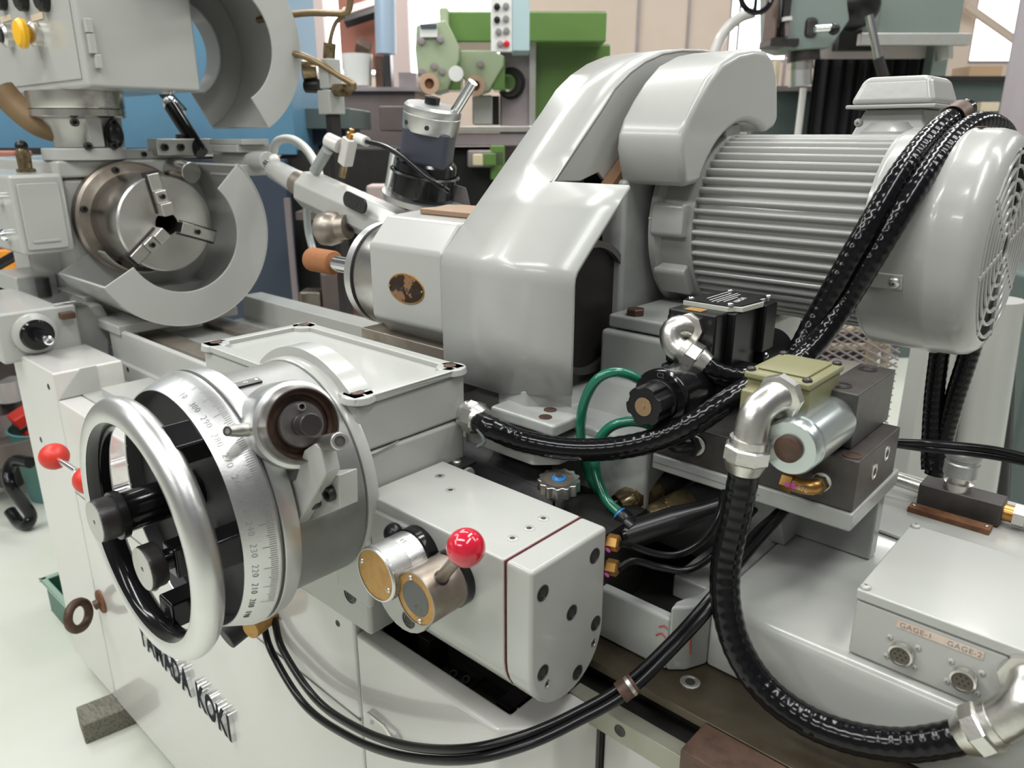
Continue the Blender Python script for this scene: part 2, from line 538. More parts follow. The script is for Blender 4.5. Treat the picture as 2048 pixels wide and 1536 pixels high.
# bed: front rail, trough and rear rail
bed = thing('machine_bed', 'grey slideway bed running from the chuck to the spindle head', 'machine bed', (-1.4, 0.9, 0.86))
MB().px([(0.70, 0.86), (0.70, 0.904), (0.706, 0.907), (0.706, 0.984), (0.716, 0.988), (0.742, 0.966), (0.742, 0.94), (0.76, 0.94), (0.76, 0.86)], -2.03, -0.86).build('front_rail', PAINT, bed, 0.003)
MB().box((-2.03, 0.76, 0.86), (-0.62, 1.14, 0.945)).build('trough', CAST, bed, 0.003)
MB().box((-2.03, 0.775, 0.945), (-1.02, 0.835, 0.957)).box((-2.03, 0.95, 0.945), (-1.02, 1.02, 0.957)).build('slideway', OLDSTEEL, bed, 0.002)
MB().box((-2.03, 1.078, 0.862), (-0.64, 1.142, 1.012)).build('rear_rail', PAINT, bed, 0.004)
MB().box((-1.58, 0.765, 0.945), (-1.20, 0.93, 0.963)).build('cover_plate', TABLE, bed, 0.002)
MB().px([(0.742, 0.962), (0.762, 0.962), (0.762, 0.985), (0.75, 0.985)], -1.60, -1.08).build('wiper_strip', GUARD, bed, 0.002)
for x in (-1.93, -1.78, -1.62, -1.46):
    screw(bed, (x, 0.70, 0.893), (0, -1, 0), 0.0055, 'recess', DARKSTEEL)
MB().box((-1.06, 0.70, 1.005), (-0.80, 0.745, 1.06)).build('slide_cover', GUARD, bed, 0.003)

# chrome lettering: every letter is a part
sign = thing('raised_lettering', 'chrome raised letters reading YAMADA KOKI on the lower front panel', 'lettering', (-1.35, 0.508, 0.36))
xx = -1.560
for ch, wd in zip('YAMADA KOKI', (0.036, 0.038, 0.044, 0.038, 0.040, 0.038, 0.026, 0.038, 0.042, 0.039, 0.02)):
    if ch != ' ':
        T = Matrix(((0.64, 0, 0, xx + wd / 2), (0, 0, -1, 0.5035), (0, 1, 0, 0.411 - 0.065 * (xx + 1.56)), (0, 0, 0, 1)))
        o = text('letter', ch, 0.081, T, CHROME, sign, depth=0.0045, offset=0.0036)
        o.data.materials.append(LETTERFACE)
        ymin = min(v_.co.y for v_ in o.data.vertices)
        for pg in o.data.polygons:
            if all(o.data.vertices[i_].co.y < ymin + 2e-4 for i_ in pg.vertices):
                pg.material_index = 1
    xx += wd

# lifting eye bolt
eye = thing('eye_bolt', 'rust brown lifting eye bolt screwed into the front panel', 'eye bolt', (-1.80, 0.508, 0.375))
MB().torus(frame((-1.822, 0.458, 0.352), (0.75, 0.45, 0.12)), 0.032, 0.0105, 36, 12).build('ring', RUSTDARK, eye)
MB().cyl((-1.81, 0.492, 0.368), (-1.806, 0.504, 0.372), 0.012, 16).build('shank', RUSTDARK, eye)
MB().lathe([(0, 0), (0.03, 0), (0.029, 0.004), (0.012, 0.007), (0, 0.007)], frame((-1.806, 0.5078, 0.374), (0, -1, 0)), 28).build('washer', RUST, eye)

# red ball levers on the base
for i, (bp, sp, lab) in enumerate((((-1.735, 0.452, 0.795), (-1.60, 0.460, 0.790), 'red ball lever further from the handwheel on the front panel'),
                                   ((-1.537, 0.452, 0.803), (-1.44, 0.462, 0.80), 'red ball lever half hidden behind the handwheel rim'))):
    lv = thing('ball_lever', lab, 'lever', sp, 'red ball levers on the front panel')
    MB().sphere(bp, 0.030, 28, 0.95).build('ball', REDDULL, lv)
    MB().cyl(Vector(bp) + Vector((0.026, 0, 0)), sp, 0.0065, 16).build('rod', CHROME, lv)
    MB().cyl((sp[0], 0.509, sp[2]), (sp[0], sp[1] - 0.016, sp[2]), 0.017, 24).build('hub', CHROME, lv, 0.002)
# small round pilot and control valve seen inside the handwheel
pv = thing('pilot_knob', 'small brass fronted grey knob seen through the handwheel', 'knob', (-1.28, 0.508, 0.70))
MB().cyl((-1.285, 0.508, 0.705), (-1.285, 0.43, 0.705), 0.032, 28).build('body', PAINT, pv, 0.003)
MB().cyl((-1.285, 0.431, 0.705), (-1.285, 0.427, 0.705), 0.028, 28).build('plate', BRASSPLATE, pv)
MB().torus(frame((-1.285, 0.445, 0.705), (0, -1, 0)), 0.032, 0.006, 28, 8).build('collar', BLACK, pv)
pk = thing('feed_lever_stub', 'dark stub with a brass tip under the graduated dial', 'lever', (-1.02, 0.508, 0.70))
MB().cyl((-1.0, 0.508, 0.73), (-1.0, 0.44, 0.71), 0.022, 20).build('stub', BLACKMATT, pk, 0.002)
MB().cyl((-0.97, 0.508, 0.735), (-0.955, 0.46, 0.735), 0.016, 20).build('brass_tip', BRASSPLATE, pk, 0.002)

# ================================================================== HEADSTOCK
hs = thing('headstock', 'grey work headstock behind the three jaw chuck', 'headstock', (-2.4, 0.87, 0.95))
MB().box((-2.75, 0.715, 1.04), (-2.20, 1.03, 1.343)).build('housing', PAINT, hs, 0.012, 3)
MB().box((-2.76, 0.705, 1.345), (-2.190, 1.04, 1.388)).build('lid', PAINT, hs, 0.008, 3)
MB().px([(0.70, 0.905), (1.06, 0.905), (1.04, 1.05), (0.69, 1.05)], -2.75, -2.13).build('saddle', PAINT, hs, 0.006)
MB().px([(0.645, 0.885), (0.715, 0.885), (0.735, 0.99), (0.72, 1.035), (0.655, 1.035)], -2.30, -2.085).build('saddle_foot', PAINT, hs, 0.006)
MB().cyl((-2.42, 0.79, 1.035), (-2.42, 0.79, 1.16), 0.12, 36).build('swivel_drum', PAINT, hs, 0.006)
# small oil box on the operator side of the headstock
MB().box((-2.60, 0.585, 1.165), (-2.16, 0.706, 1.358)).build('oil_box', PAINT, hs, 0.010, 3)
MB().prism(rrect(0.598, 1.178, 0.69, 1.338, 0.006), -2.16, -2.153, Matrix(((0, 0, 1, 0), (1, 0, 0, 0), (0, 1, 0, 0), (0, 0, 0, 1)))).build('oil_box_cover', PAINT, hs, 0.002)
MB().box((-2.153, 0.61, 1.195), (-2.150, 0.672, 1.202)).build('cover_ridge', PAINT, hs, 0.001)
for z in (1.30, 1.21):
    MB().lathe([(0, 0), (0.016, 0), (0.016, 0.012), (0.010, 0.020), (0, 0.022)], frame((-2.25, 0.585, z), (0, -1, 0)), 20).build('oil_gauge', CHROME, hs)
oc = MB()
oc.lathe([(0, 0), (0.022, 0), (0.022, 0.008), (0.016, 0.010), (0.017, 0.045), (0.013, 0.058), (0, 0.06)], Matrix.Translation(Vector((-2.26, 0.655, 1.36))), 24)
oc.build('oil_cup', GREASY, hs)
MB().sphere((-2.26, 0.655, 1.423), 0.015, 20).build('oil_cup_cap', BLACK, hs)
# brackets and slides on top behind the chuck
MB().box((-2.36, 0.86, 1.388), (-2.20, 1.10, 1.412)).build('bracket_plate', GUARD, hs, 0.003)
MB().box((-2.23, 0.955, 1.396), (-2.17, 1.12, 1.440)).build('bracket_block', ALUCAST, hs, 0.003)
for y in (0.975, 1.02, 1.07):
    screw(hs, (-2.17, y, 1.418), (1, 0, 0), 0.010, 'socket')
screw(hs, (-2.20, 1.04, 1.442), (0, 0, 1), 0.014, 'hex')
screw(hs, (-2.199, 0.93, 1.40), (1, 0, 0), 0.007, 'socket')
MB().px([(0.60, 1.04), (0.70, 1.04), (0.70, 1.09), (0.60, 1.09)], -2.5, -2.33).build('clamp_boss', PAINT, hs, 0.006)
MB().cyl((-2.30, 0.655, 1.035), (-2.30, 0.655, 1.085), 0.017, 24).build('clamp_screw', DARKSTEEL, hs, 0.003)
MB().box((-2.31, 0.60, 1.052), (-2.055, 0.675, 1.058)).build('index_plate', CHROME, hs, 0.001)

# knob box at the left end, shaft pointing along the bed
kb = thing('dresser_drive_box', 'small grey box with a black shaft collar at the base end', 'gear box', (-2.2, 0.57, 0.945))
MB().box((-2.40, 0.470, 0.930), (-2.052, 0.648, 1.052)).build('box', PAINT, kb, 0.008, 3)
MB().lathe([(0.05, 0), (0.048, 0.012), (0.036, 0.02), (0.034, 0.0)], frame((-2.052, 0.545, 0.995), (1, 0, 0)), 32).build('boss', PAINT, kb)
MB().lathe([(0, 0), (0.037, 0), (0.037, 0.024), (0.033, 0.028), (0.018, 0.028), (0.016, 0.055), (0, 0.055)], frame((-2.05, 0.545, 0.995), (1, 0, 0)), 32).build('collar', BLACKGLOSS, kb)
MB().lathe([(0, 0), (0.011, 0), (0.011, 0.06), (0.007, 0.062), (0.007, 0.05), (0, 0.05)], frame((-2.01, 0.545, 0.995), (1, 0, 0)), 20).build('shaft', CHROME, kb)
MB().box((-2.053, 0.605, 1.02), (-2.03, 0.637, 1.036)).build('stop_dog', RUSTDARK, kb, 0.002)

# ================================================================== CHUCK
FACED = mat('faced_steel', (0.62, 0.61, 0.59), 0.27, 1.0)
fn = FACED.node_tree
tn = fn.nodes.new('ShaderNodeTangent')
tn.direction_type = 'RADIAL'
tn.axis = 'Z'
fn.nodes['Principled BSDF'].inputs['Anisotropic'].default_value = 0.85
fn.links.new(tn.outputs['Tangent'], fn.nodes['Principled BSDF'].inputs['Tangent'])
ck = thing('three_jaw_chuck', 'polished steel three jaw chuck inside the open guard', 'chuck', (-2.19, 0.87, 1.234))
AXC = frame((-2.20, 0.87, 1.234), (1, 0, 0), (0, 1, 0))
MB().lathe([(0.0, 0), (0.15, 0), (0.15, 0.028), (0.143, 0.034), (0.112, 0.034)], AXC, 56).build('back_flange', OLDSTEEL, ck)
cbd = MB().lathe([(0.112, 0.03), (0.121, 0.05), (0.121, 0.213), (0.117, 0.218), (0.029, 0.218), (0.028, 0.10), (0, 0.10)], None, 96).build('body', FACED, ck)
cbd.matrix_basis = AXC
MB().lathe([(0.0, 0.1), (0.0275, 0.1), (0.0275, 0.216)], AXC, 32).build('bore', DARK, ck)
for a in (100, -20, 220):
    t = R_(a)
    J = AXC @ Matrix.Rotation(t, 4, 'Z')
    j = MB()
    j.box((0.03, -0.0185, 0.205), (0.132, 0.0185, 0.221), J)
    j.build('jaw_slot', DARKSTEEL, ck)
    jj = MB()
    jj.box((0.024, -0.0145, 0.215), (0.055, 0.0145, 0.255), J).box((0.055, -0.0145, 0.215), (0.085, 0.0145, 0.243), J).box((0.085, -0.0145, 0.215), (0.127, 0.0145, 0.231), J)
    jj.build('jaw', ZINC, ck, 0.002)
    screw(ck, J @ Vector((0.071, 0, 0.243)), (1, 0, 0), 0.007, 'socket')
for a in (105, 165, 60, 240, 285):
    t = R_(a)
    screw(ck, AXC @ Vector((0.132 * math.cos(t), 0.132 * math.sin(t), 0.034)), (1, 0, 0), 0.009, 'socket')
screw(ck, AXC @ Vector((-0.05, -0.035, 0.218)), (1, 0, 0), 0.009, 'recess')
MB().lathe([(0.008, 0), (0.008, 0.001), (0, 0.001)], frame((-2.085, 0.755, 1.258), (0, -1, 0.2)), 16).build('key_hole', DARK, ck)

# ================================================================== CHUCK GUARD, two halves
def guard_half(name, label, cy, cz, a0, a1, lug):
    t = thing(name, label, 'guard', (-2.0, cy, cz - 0.23))
    G = frame((-2.2, cy, cz), (1, 0, 0), (0, 1, 0))
    a0, a1 = R_(a0), R_(a1)
    MB().sector(G, 0.226, 0.2325, a0, a1, 0.0, 0.30, 56).build('rim_wall', GUARD, t, 0.0015)
    MB().sector(G, 0.147, 0.2320, a0, a1, 0.2965, 0.3025, 56).build('front_plate', GUARD, t, 0.0015)
    MB().sector(G, 0.125, 0.226, a0, a1, 0.0, 0.006, 56).build('back_plate', GUARD, t, 0.0015)
    MB().sector(G, 0.121, 0.126, a0, a1, 0.0, 0.075, 56).build('inner_lip', GUARD, t, 0.001)
    return t, G
lg, G = guard_half('chuck_guard', 'lower half of the round chuck guard wrapped under the chuck', 0.87, 1.217, -152, 44, 0)
bm_ = MB()
bm_.sector(G, 0.2315, 0.2345, R_(-138), R_(44), 0.285, 0.304, 56)
bm_.build('rim_bead', GUARD, lg, 0.001)
MB().box((-2.2, 0.70, 0.975), (-1.95, 1.02, 1.0)).build('guard_foot', GUARD, lg, 0.004)
MB().cyl((-2.19, 1.00, 1.36), (-2.09, 1.005, 1.352), 0.028, 24).build('coolant_spout', STEEL, lg, 0.002)
ug, G2 = guard_half('chuck_guard', 'upper half of the round chuck guard swung open above the chuck', 1.022, 1.668, -60, 120, 0)
MB().box((-2.1, 1.075, 1.405), (-1.96, 1.175, 1.425)).box((-2.12, 1.08, 1.425), (-1.94, 1.16, 1.44)).build('hinge_leaf', GUARD, ug, 0.003)
MB().cyl((-2.14, 1.118, 1.385), (-1.885, 1.118, 1.385), 0.024, 28).build('hinge_barrel', GUARD, ug, 0.003)
MB().box((-2.08, 1.05, 1.345), (-1.95, 1.16, 1.375)).build('hinge_block', GUARD, ug, 0.004)
dp = MB().cyl((-2.28, 1.06, 1.53), (-2.16, 1.075, 1.40), 0.020, 24)
dp.build('handle_grip', BLACKGLOSS, ug, 0.004)
MB().sphere((-2.285, 1.06, 1.535), 0.021, 20).build('handle_tip', CHROME, ug)

# ================================================================== PENDANT CONTROL CABINET (top left)
pc = thing('pendant_control_box', 'grey hanging control box with a yellow mushroom button', 'control box', (-2.2, 0.75, 1.47))
MB().box((-2.66, 0.742, 1.556), (-2.00, 1.015, 2.10)).build('cabinet', PAINT, pc, 0.008, 3)
MB().box((-2.65, 0.738, 1.575), (-2.03, 0.743, 2.08)).build('front_door', PAINT, pc, 0.002)
for (p, nm, mt_) in (((-2.251, 0.738, 1.686), 'mushroom_button', YELLOW), ((-2.46, 0.738, 1.699), 'push_button', BLACK)):
    T = frame(p, (0, -1, 0))
    MB().lathe([(0, 0), (0.029, 0), (0.029, 0.016), (0.022, 0.022), (0, 0.022)], T, 28).build('button_collar', ZINC, pc)
    if nm == 'mushroom_button':
        MB().lathe([(0, 0.020), (0.014, 0.020), (0.014, 0.030), (0.034, 0.032), (0.0345, 0.042), (0.028, 0.050), (0, 0.054)], T, 32).build(nm, mt_, pc)
    else:
        MB().lathe([(0, 0.018), (0.018, 0.018), (0.018, 0.026), (0, 0.026)], T, 24).build(nm, mt_, pc)
for p in ((-2.237, 0.737, 1.725), (-2.47, 0.737, 1.742)):
    MB().box((p[0] - 0.042, 0.7355, p[2] - 0.007), (p[0] + 0.042, 0.7385, p[2] + 0.007)).build('button_label', IVORY, pc)
for p in ((-2.46, 0.738, 1.788), (-2.304, 0.738, 1.771), (-2.163, 0.738, 1.757)):
    MB().lathe([(0, 0), (0.029, 0), (0.029, 0.016), (0.022, 0.022), (0, 0.022)], frame(p, (0, -1, 0)), 24).build('upper_button', BLACK, pc)
hg = MB()
hg.box((-2.002, 0.752, 1.672), (-1.986, 0.768, 1.702)).box((-2.002, 0.754, 1.628), (-1.988, 0.770, 1.671)).box((-2.002, 0.762, 1.597), (-1.986, 0.776, 1.627))
hg.build('door_hinge', PAINT, pc, 0.002)
# swivel joint under the box and the pedestal casting on the headstock
sw = thing('pendant_swivel', 'shiny turned swivel joint under the hanging control box', 'swivel joint', (-2.24, 0.80, 1.388))
SWT = Matrix.Translation((-2.255, 0.800, 0))
MB().lathe([(0, 1.514), (0.111, 1.514), (0.113, 1.518), (0.113, 1.5555), (0, 1.5555)], SWT, 48).build('upper_drum', STEEL, sw)
MB().lathe([(0, 1.492), (0.107, 1.492), (0.113, 1.496), (0.113, 1.512), (0, 1.512)], SWT, 48).build('lower_drum', STEEL, sw)
MB().lathe([(0.107, 1.494), (0.09, 1.488), (0.078, 1.470), (0.071, 1.445), (0.068, 1.42)], SWT, 40).build('flare', ALUCAST, sw)
MB().lathe([(0, 1.388), (0.10, 1.388), (0.10, 1.418), (0, 1.42)], SWT, 40).build('pedestal_flange', GUARD, sw, 0.003)
MB().box((-2.200, 0.785, 1.42), (-2.165, 0.82, 1.492)).box((-2.24, 0.855, 1.42), (-2.20, 0.885, 1.492)).build('rib', GUARD, sw, 0.002)
for y, z, x in ((0.755, 1.480, -2.165), (0.775, 1.423, -2.158), (0.84, 1.423, -2.165), (0.85, 1.480, -2.170)):
    screw(sw, (x, y, z), (1, 0, 0), 0.010, 'socket')
MB().sphere((-2.175, 0.852, 1.452), 0.022, 16, 1.6).build('black_boot', BLACK, sw)
MB().tube(catmull([(-2.35, 0.66, 1.56), (-2.33, 0.68, 1.52), (-2.29, 0.715, 1.475), (-2.26, 0.76, 1.46)], 0.01), 0.032, 16).build('brown_elbow', mat('brown_corroded_pipe', (0.20, 0.13, 0.065), 0.6, 0.2, var=0.5, vscale=30), sw)

# ================================================================== FEED GEAR BOX
gb = thing('feed_gear_box', 'light grey cross feed gear box with recessed lid beside the handwheel', 'gear box', (-0.89, 0.59, 0.874))
def lobe_face(z0):
    """front outline of the box: rectangle with a round swelling around the dial"""
    pts = [(-1.075, 0.884), (-0.700, 0.868), (-0.700, z0)]
    for a in range(50, 131, 8):
        pts.append((-0.82 + 0.150 * math.cos(R_(a)), 1.036 + 0.150 * math.sin(R_(a))))
    pts.append((-1.075, z0))
    return pts
MB().box((-1.075, 0.4995, 0.8255), (-0.702, 0.678, 1.082)).build('lower_case', PAINT, gb, 0.006, 3)
MB().box((-1.075, 0.500, 1.0835), (-0.702, 0.680, 1.146)).build('upper_case', PAINT, gb, 0.005, 3)
# lid rim with recessed middle
rim = MB()
for lo, hi in (((-1.077, 0.498, 1.1462), (-0.700, 0.516, 1.156)), ((-1.077, 0.664, 1.1462), (-0.700, 0.682, 1.156)), ((-1.077, 0.516, 1.1462), (-1.062, 0.664, 1.156)), ((-0.715, 0.516, 1.1462), (-0.700, 0.664, 1.156))):
    rim.box(lo, hi)
for cx, cy in ((-1.062, 0.514), (-0.715, 0.514), (-0.715, 0.667), (-1.062, 0.667)):
    rim.lathe([(0, 1.1462), (0.022, 1.1462), (0.020, 1.156), (0, 1.156)], Matrix.Translation((cx, cy, 0)), 20)
rim.build('lid_rim', PAINT, gb, 0.002)
MB().box((-1.062, 0.516, 1.1462), (-0.715, 0.664, 1.149)).build('lid_panel', PAINT, gb)
for cx, cy in ((-1.062, 0.515), (-0.716, 0.514), (-0.716, 0.666), (-1.062, 0.667)):
    screw(gb, (cx, cy, 1.1565), (0, 0, 1), 0.0085, 'flush', RUSTDARK, rot=0.5)
# round swelling that carries the dial, with a fillet web
MB().lathe([(0.1465, 0.0), (0.1465, 0.010), (0.144, 0.014), (0.125, 0.014)], frame((-0.82, 0.505, 1.036), (0, -1, 0)), 56).build('dial_boss', PAINT, gb)
MB().lathe([(0.158, 0.0), (0.158, 0.03), (0.14, 0.03)], frame((-0.82, 0.535, 1.036), (0, -1, 0)), 48, R_(50), R_(130)).build('boss_hump', PAINT, gb)
MB().py([(-0.76, 0.88), (-0.690, 0.875), (-0.683, 0.93), (-0.690, 1.06), (-0.71, 1.10), (-0.76, 1.10)], 0.492, 0.505).build('side_web', PAINT, gb, 0.006)
screw(gb, (-0.742, 0.4995, 0.872), (0, -1, 0), 0.010, 'recess', DARKSTEEL)
MB().tube(catmull([(-0.700, 0.56, 1.0845), (-0.700, 0.515, 1.080), (-0.703, 0.499, 1.092)], 0.004), 0.0012, 6).build('gasket_line', GREYINK, gb)

# ------------------------------------------------------------------ graduated dial
dl = thing('graduated_dial', 'silver cone dial ring with engraved numbers from 210 to 300', 'dial', (-0.82, 0.43, 0.88))
DX, DZ = -0.82, 1.036
def ly(b, prof, n=64, a0=0.0, a1=2 * PI):       # lathe round the feed axis; profile is (radius, y)
    return b.lathe([(r, -y) for r, y in prof], frame((DX, 0, DZ), (0, -1, 0), (1, 0, 0)), n, a0, a1)
ly(MB(), [(0.1422, 0.3305), (0.1428, 0.3287), (0.144, 0.3285), (0.1575, 0.3615), (0.1575, 0.3645), (0.13, 0.3645)], 96).build('scale_ring', ALU, dl, smooth=25)
ly(MB(), [(0.12, 0.366), (0.1545, 0.366), (0.1545, 0.3685), (0.12, 0.3685)], 80).build('ring_groove', GREYINK, dl)
ly(MB(), [(0.12, 0.369), (0.158, 0.369), (0.1585, 0.371), (0.1565, 0.390), (0.140, 0.392)], 96).build('vernier_ring', ALU, dl, smooth=25)
ly(MB(), [(0.1415, 0.391), (0.1425, 0.4885), (0.125, 0.489)], 80).build('drum', DRUMGREY, dl)
# ticks and numbers engraved on the cone
def cone(ang, s):          # s: 0 at the front rim, 1 at the rear rim
    r = 0.144 + 0.0135 * s
    y = 0.3285 + 0.033 * s
    return Vector((DX + r * math.cos(ang), y, DZ + r * math.sin(ang)))
tk = MB()
for i in range(-40, 96):
    a = R_(i * 0.975 + 10)
    long_ = (i % 10 == 0)
    mid_ = (i % 5 == 0)
    p0, p1 = cone(a, 0.97), cone(a, 0.55 if long_ else (0.70 if mid_ else 0.76))
    nrm = Vector((math.cos(a) * 0.926, -0.378, math.sin(a) * 0.926))
    tg = Vector((-math.sin(a), 0, math.cos(a)))
    wd = 0.00028
    tk.add([p0 + tg * wd + nrm * 0.0004, p0 - tg * wd + nrm * 0.0004, p1 - tg * wd + nrm * 0.0004, p1 + tg * wd + nrm * 0.0004], [(0, 1, 2, 3)])
tk.build('tick_marks', GREYINK, dl)
for k, nb in enumerate(('10', '300', '290', '280', '270', '260', '250', '240', '230', '220', '210', '200', '190')):
    a = R_(78 - k * 9.75)
    c = cone(a, 0.30)
    up_ = (cone(a, 1) - cone(a, 0)).normalized()
    nrm = Vector((math.cos(a) * 0.926, -0.378, math.sin(a) * 0.926)).normalized()
    x_ = up_.cross(nrm)
    T = Matrix((x_, up_, nrm)).transposed().to_4x4()
    T.translation = c + nrm * 0.0001
    text('number', nb, 0.0100, T, GREYINK, dl, depth=0.0003, spacing=1.15, offset=-0.00022)
# index plate with two rivets and zero
ip = frame((-0.792, 0.413, DZ + 0.1395), (0.2, 0, 1.0), (0, 1, 0))
MB().box((-0.019, -0.006, -0.0005), (0.019, 0.006, 0.002), ip).build('index_plate', BLACK, dl, 0.001)
for u in (-0.014, 0.014):
    MB().lathe([(0, 0), (0.0022, 0), (0.002, 0.0008), (0, 0.001)], ip @ Matrix.Translation((u, 0, 0.002)), 12).build('rivet', ZINC, dl)
text('zero_mark', '0', 0.008, ip @ Matrix.Translation((0, 0, 0.0021)) @ Matrix.Rotation(-PI / 2, 4, 'Z'), WHITEINK, dl)
# dark web plate inside the ring
ly(MB(), [(0.0, 0.352), (0.05, 0.352), (0.06, 0.345), (0.128, 0.345), (0.138, 0.345), (0.1424, 0.3298)], 64).build('web_plate', BLACKMATT, dl)

# ------------------------------------------------------------------ hand wheel
hw = thing('handwheel', 'silver rimmed black handwheel in front of the graduated dial', 'handwheel', (-0.82, 0.29, 0.88))
RT = frame((DX - 0.004, 0.2915, DZ - 0.012), (0, -1, 0), (1, 0, 0))
RMB = MB()
prof = []
for i in range(0, 19):
    a = R_(-100 + 220 * i / 18)
    prof.append((0.1385 + 0.0175 * math.cos(a), 0.0165 * math.sin(a)))
RMB.lathe(prof, RT, 80)
RMB.build('rim', ALU, hw)
prof = []
for i in range(0, 15):
    a = R_(118 + 145 * i / 14)
    prof.append((0.1385 + 0.0170 * math.cos(a), 0.0160 * math.sin(a)))
prof += [(0.136, -0.0164)]
MB().lathe(prof, RT, 80).build('inner_rim', BLACKGLOSS, hw)
for a in (58, 2, -92):
    t = R_(a)
    T = frame((DX, 0, DZ), (0, -1, 0), (1, 0, 0)) @ Matrix.Rotation(t, 4, 'Z')
    MB().box((0.108, -0.017, -0.352), (0.142, 0.017, -0.297), T).build('spoke', BLACKGLOSS, hw, 0.003)
# centre clamp shaft with knurled knob
MB().cyl((DX + 0.002, 0.36, 1.056), (DX + 0.002, 0.262, 1.056), 0.0225, 32).build('centre_shaft', BLACKGLOSS, hw, 0.002)
MB().lathe([(0.027, 0), (0.027, 0.008), (0.016, 0.010), (0.0, 0.010)], frame((DX + 0.002, 0.266, 1.056), (0, -1, 0)), 32).build('shaft_collar', BLACK, hw)
def knurl_knob(name, p, r, L, par):
    k = thing if par is None else None
    b = MB()
    n = 72
    T = frame(p, (0, -1, 0), (1, 0, 0))
    v = []
    f = []
    rows = 9
    for j in range(rows + 1):
        for i in range(n):
            a = 2 * PI * i / n
            rr = r - (0.0009 if (i + j) % 2 else 0.0)
            if j in (0, rows):
                rr = r - 0.001
            v.append((rr * math.cos(a), rr * math.sin(a), L * j / rows))
    for j in range(rows):
        for i in range(n):
            f.append((j * n + i, j * n + (i + 1) % n, (j + 1) * n + (i + 1) % n, (j + 1) * n + i))
    f.append(tuple(range(n - 1, -1, -1)))
    b.add(v, f, T)
    o = b.build(name, DARKSTEEL, par, smooth=20)
    MB().lathe([(0, L + 0.0006), (r * 0.12, L + 0.0006)] if False else [(r - 0.001, L - 0.0005), (r * 0.97, L + 0.001), (0.003, L + 0.001), (0.003, L - 0.003), (0, L - 0.003)], T, 40).build('knob_face', ALUCAST, o)
    MB().lathe([(0.0028, L - 0.001), (0.0, L + 0.0002)], T, 12).build('knob_screw', DARKSTEEL, o)
    return o
knurl_knob('clamp_knob', (DX + 0.003, 0.259, 1.057), 0.0235, 0.0205, hw)
MB().cyl((-0.775, 0.345, 1.006), (-0.775, 0.283, 1.006), 0.012, 24).build('clamp_stem', BLACKGLOSS, hw, 0.002)
MB().box((-0.79, 0.292, 0.985), (-0.76, 0.345, 1.022)).build('clamp_block', BLACKGLOSS, hw, 0.003)
knurl_knob('clamp_knob', (-0.775, 0.281, 1.006), 0.0250, 0.0175, hw)

# ------------------------------------------------------------------ worm drive boss with its shaft
wb = thing('worm_drive_boss', 'round silver boss with dark stepped bore and shaft above the dial', 'drive boss', (-0.70, 0.42, 1.14))
WA = Vector((0.9324, -0.2005, 0.3008))
WT = frame(Vector((-0.657, 0.400, 1.164)) - WA * 0.085, WA, (0, 0, 1))
MB().lathe([(0, 0), (0.042, 0.0), (0.0475, 0.010), (0.0480, 0.062), (0.0465, 0.069), (0.0425, 0.071)], WT, 56).build('barrel', ALU, wb)
MB().lathe([(0.0425, 0.068), (0.0425, 0.074), (0.0400, 0.084), (0.0385, 0.089), (0.0372, 0.089), (0.0368, 0.075)], WT, 56).build('flange_ring', DARKTURNED, wb)
MB().lathe([(0.0370, 0.087), (0.0345, 0.078), (0.0315, 0.076), (0.0305, 0.072), (0.022, 0.072)], WT, 48).build('dark_groove', RUSTDARK, wb)
MB().lathe([(0.0245, 0.07), (0.0245, 0.083), (0.023, 0.085), (0, 0.085)], WT, 48).build('disc', DARKTURNED, wb)
MB().lathe([(0.0115, 0.083), (0.0115, 0.092), (0.0105, 0.093), (0.0115, 0.095), (0.0115, 0.112), (0.0106, 0.113), (0, 0.113)], WT, 28).build('shaft_end', DARKSTEEL, wb)
screw(wb, WT @ Vector((0.0185, -0.002, 0.085)), WA, 0.0048, 'socket', ZINC)
p0, p1 = Vector((-0.708, 0.38, 1.152)), Vector((-0.68, 0.33, 1.171))
MB().tube([p0.lerp(p1, t) for t in (0, 0.15, 0.6, 0.85, 1.0)], [0.0066, 0.0074, 0.0072, 0.0062, 0.0050], 20).build('handle_pin', ZINC, wb)
MB().lathe([(0.0052, 0.0002), (0.003, 0.0004), (0.0028, -0.003), (0, -0.003)], frame(p1, p1 - p0), 12).build('pin_socket', INKSHADE, wb)
p0, p1 = Vector((-0.651, 0.415, 1.139)), Vector((-0.57, 0.385, 1.174))
MB().cyl(p0, p1, 0.0088, 24).build('stop_stud', DARKTURNED, wb)
screw(wb, p1, p1 - p0, 0.0086, 'socket', ZINC, sink=0.006)

# stop finger casting bolted to the drum
sf = thing('stop_finger', 'pale cast stop finger bolted to the side of the dial drum', 'bracket', (-0.66, 0.42, 0.98))
def flat(pts, y0, y1):
    return MB().py([(p[0], p[2]) for p in pts], y0, y1)
flat([(-0.741, 0.42, 1.063), (-0.709, 0.42, 1.082), (-0.649, 0.42, 1.103), (-0.616, 0.42, 1.115), (-0.619, 0.42, 1.075), (-0.712, 0.42, 1.019)], 0.412, 0.436).build('foot_plate', PAINT, sf, 0.0012)
flat([(-0.649, 0.4, 1.139), (-0.629, 0.4, 1.152), (-0.618, 0.4, 1.151), (-0.611, 0.4, 1.124), (-0.635, 0.4, 1.093), (-0.68, 0.4, 1.039), (-0.706, 0.4, 1.082), (-0.671, 0.4, 1.099)], 0.394, 0.412).build('finger', PAINT, sf, 0.002)
screw(sf, (-0.631, 0.412, 1.09), (0.1, -1, 0), 0.0085, 'socket')
screw(sf, (-0.661, 0.411, 1.071), (0.1, -1, 0), 0.0085, 'socket')

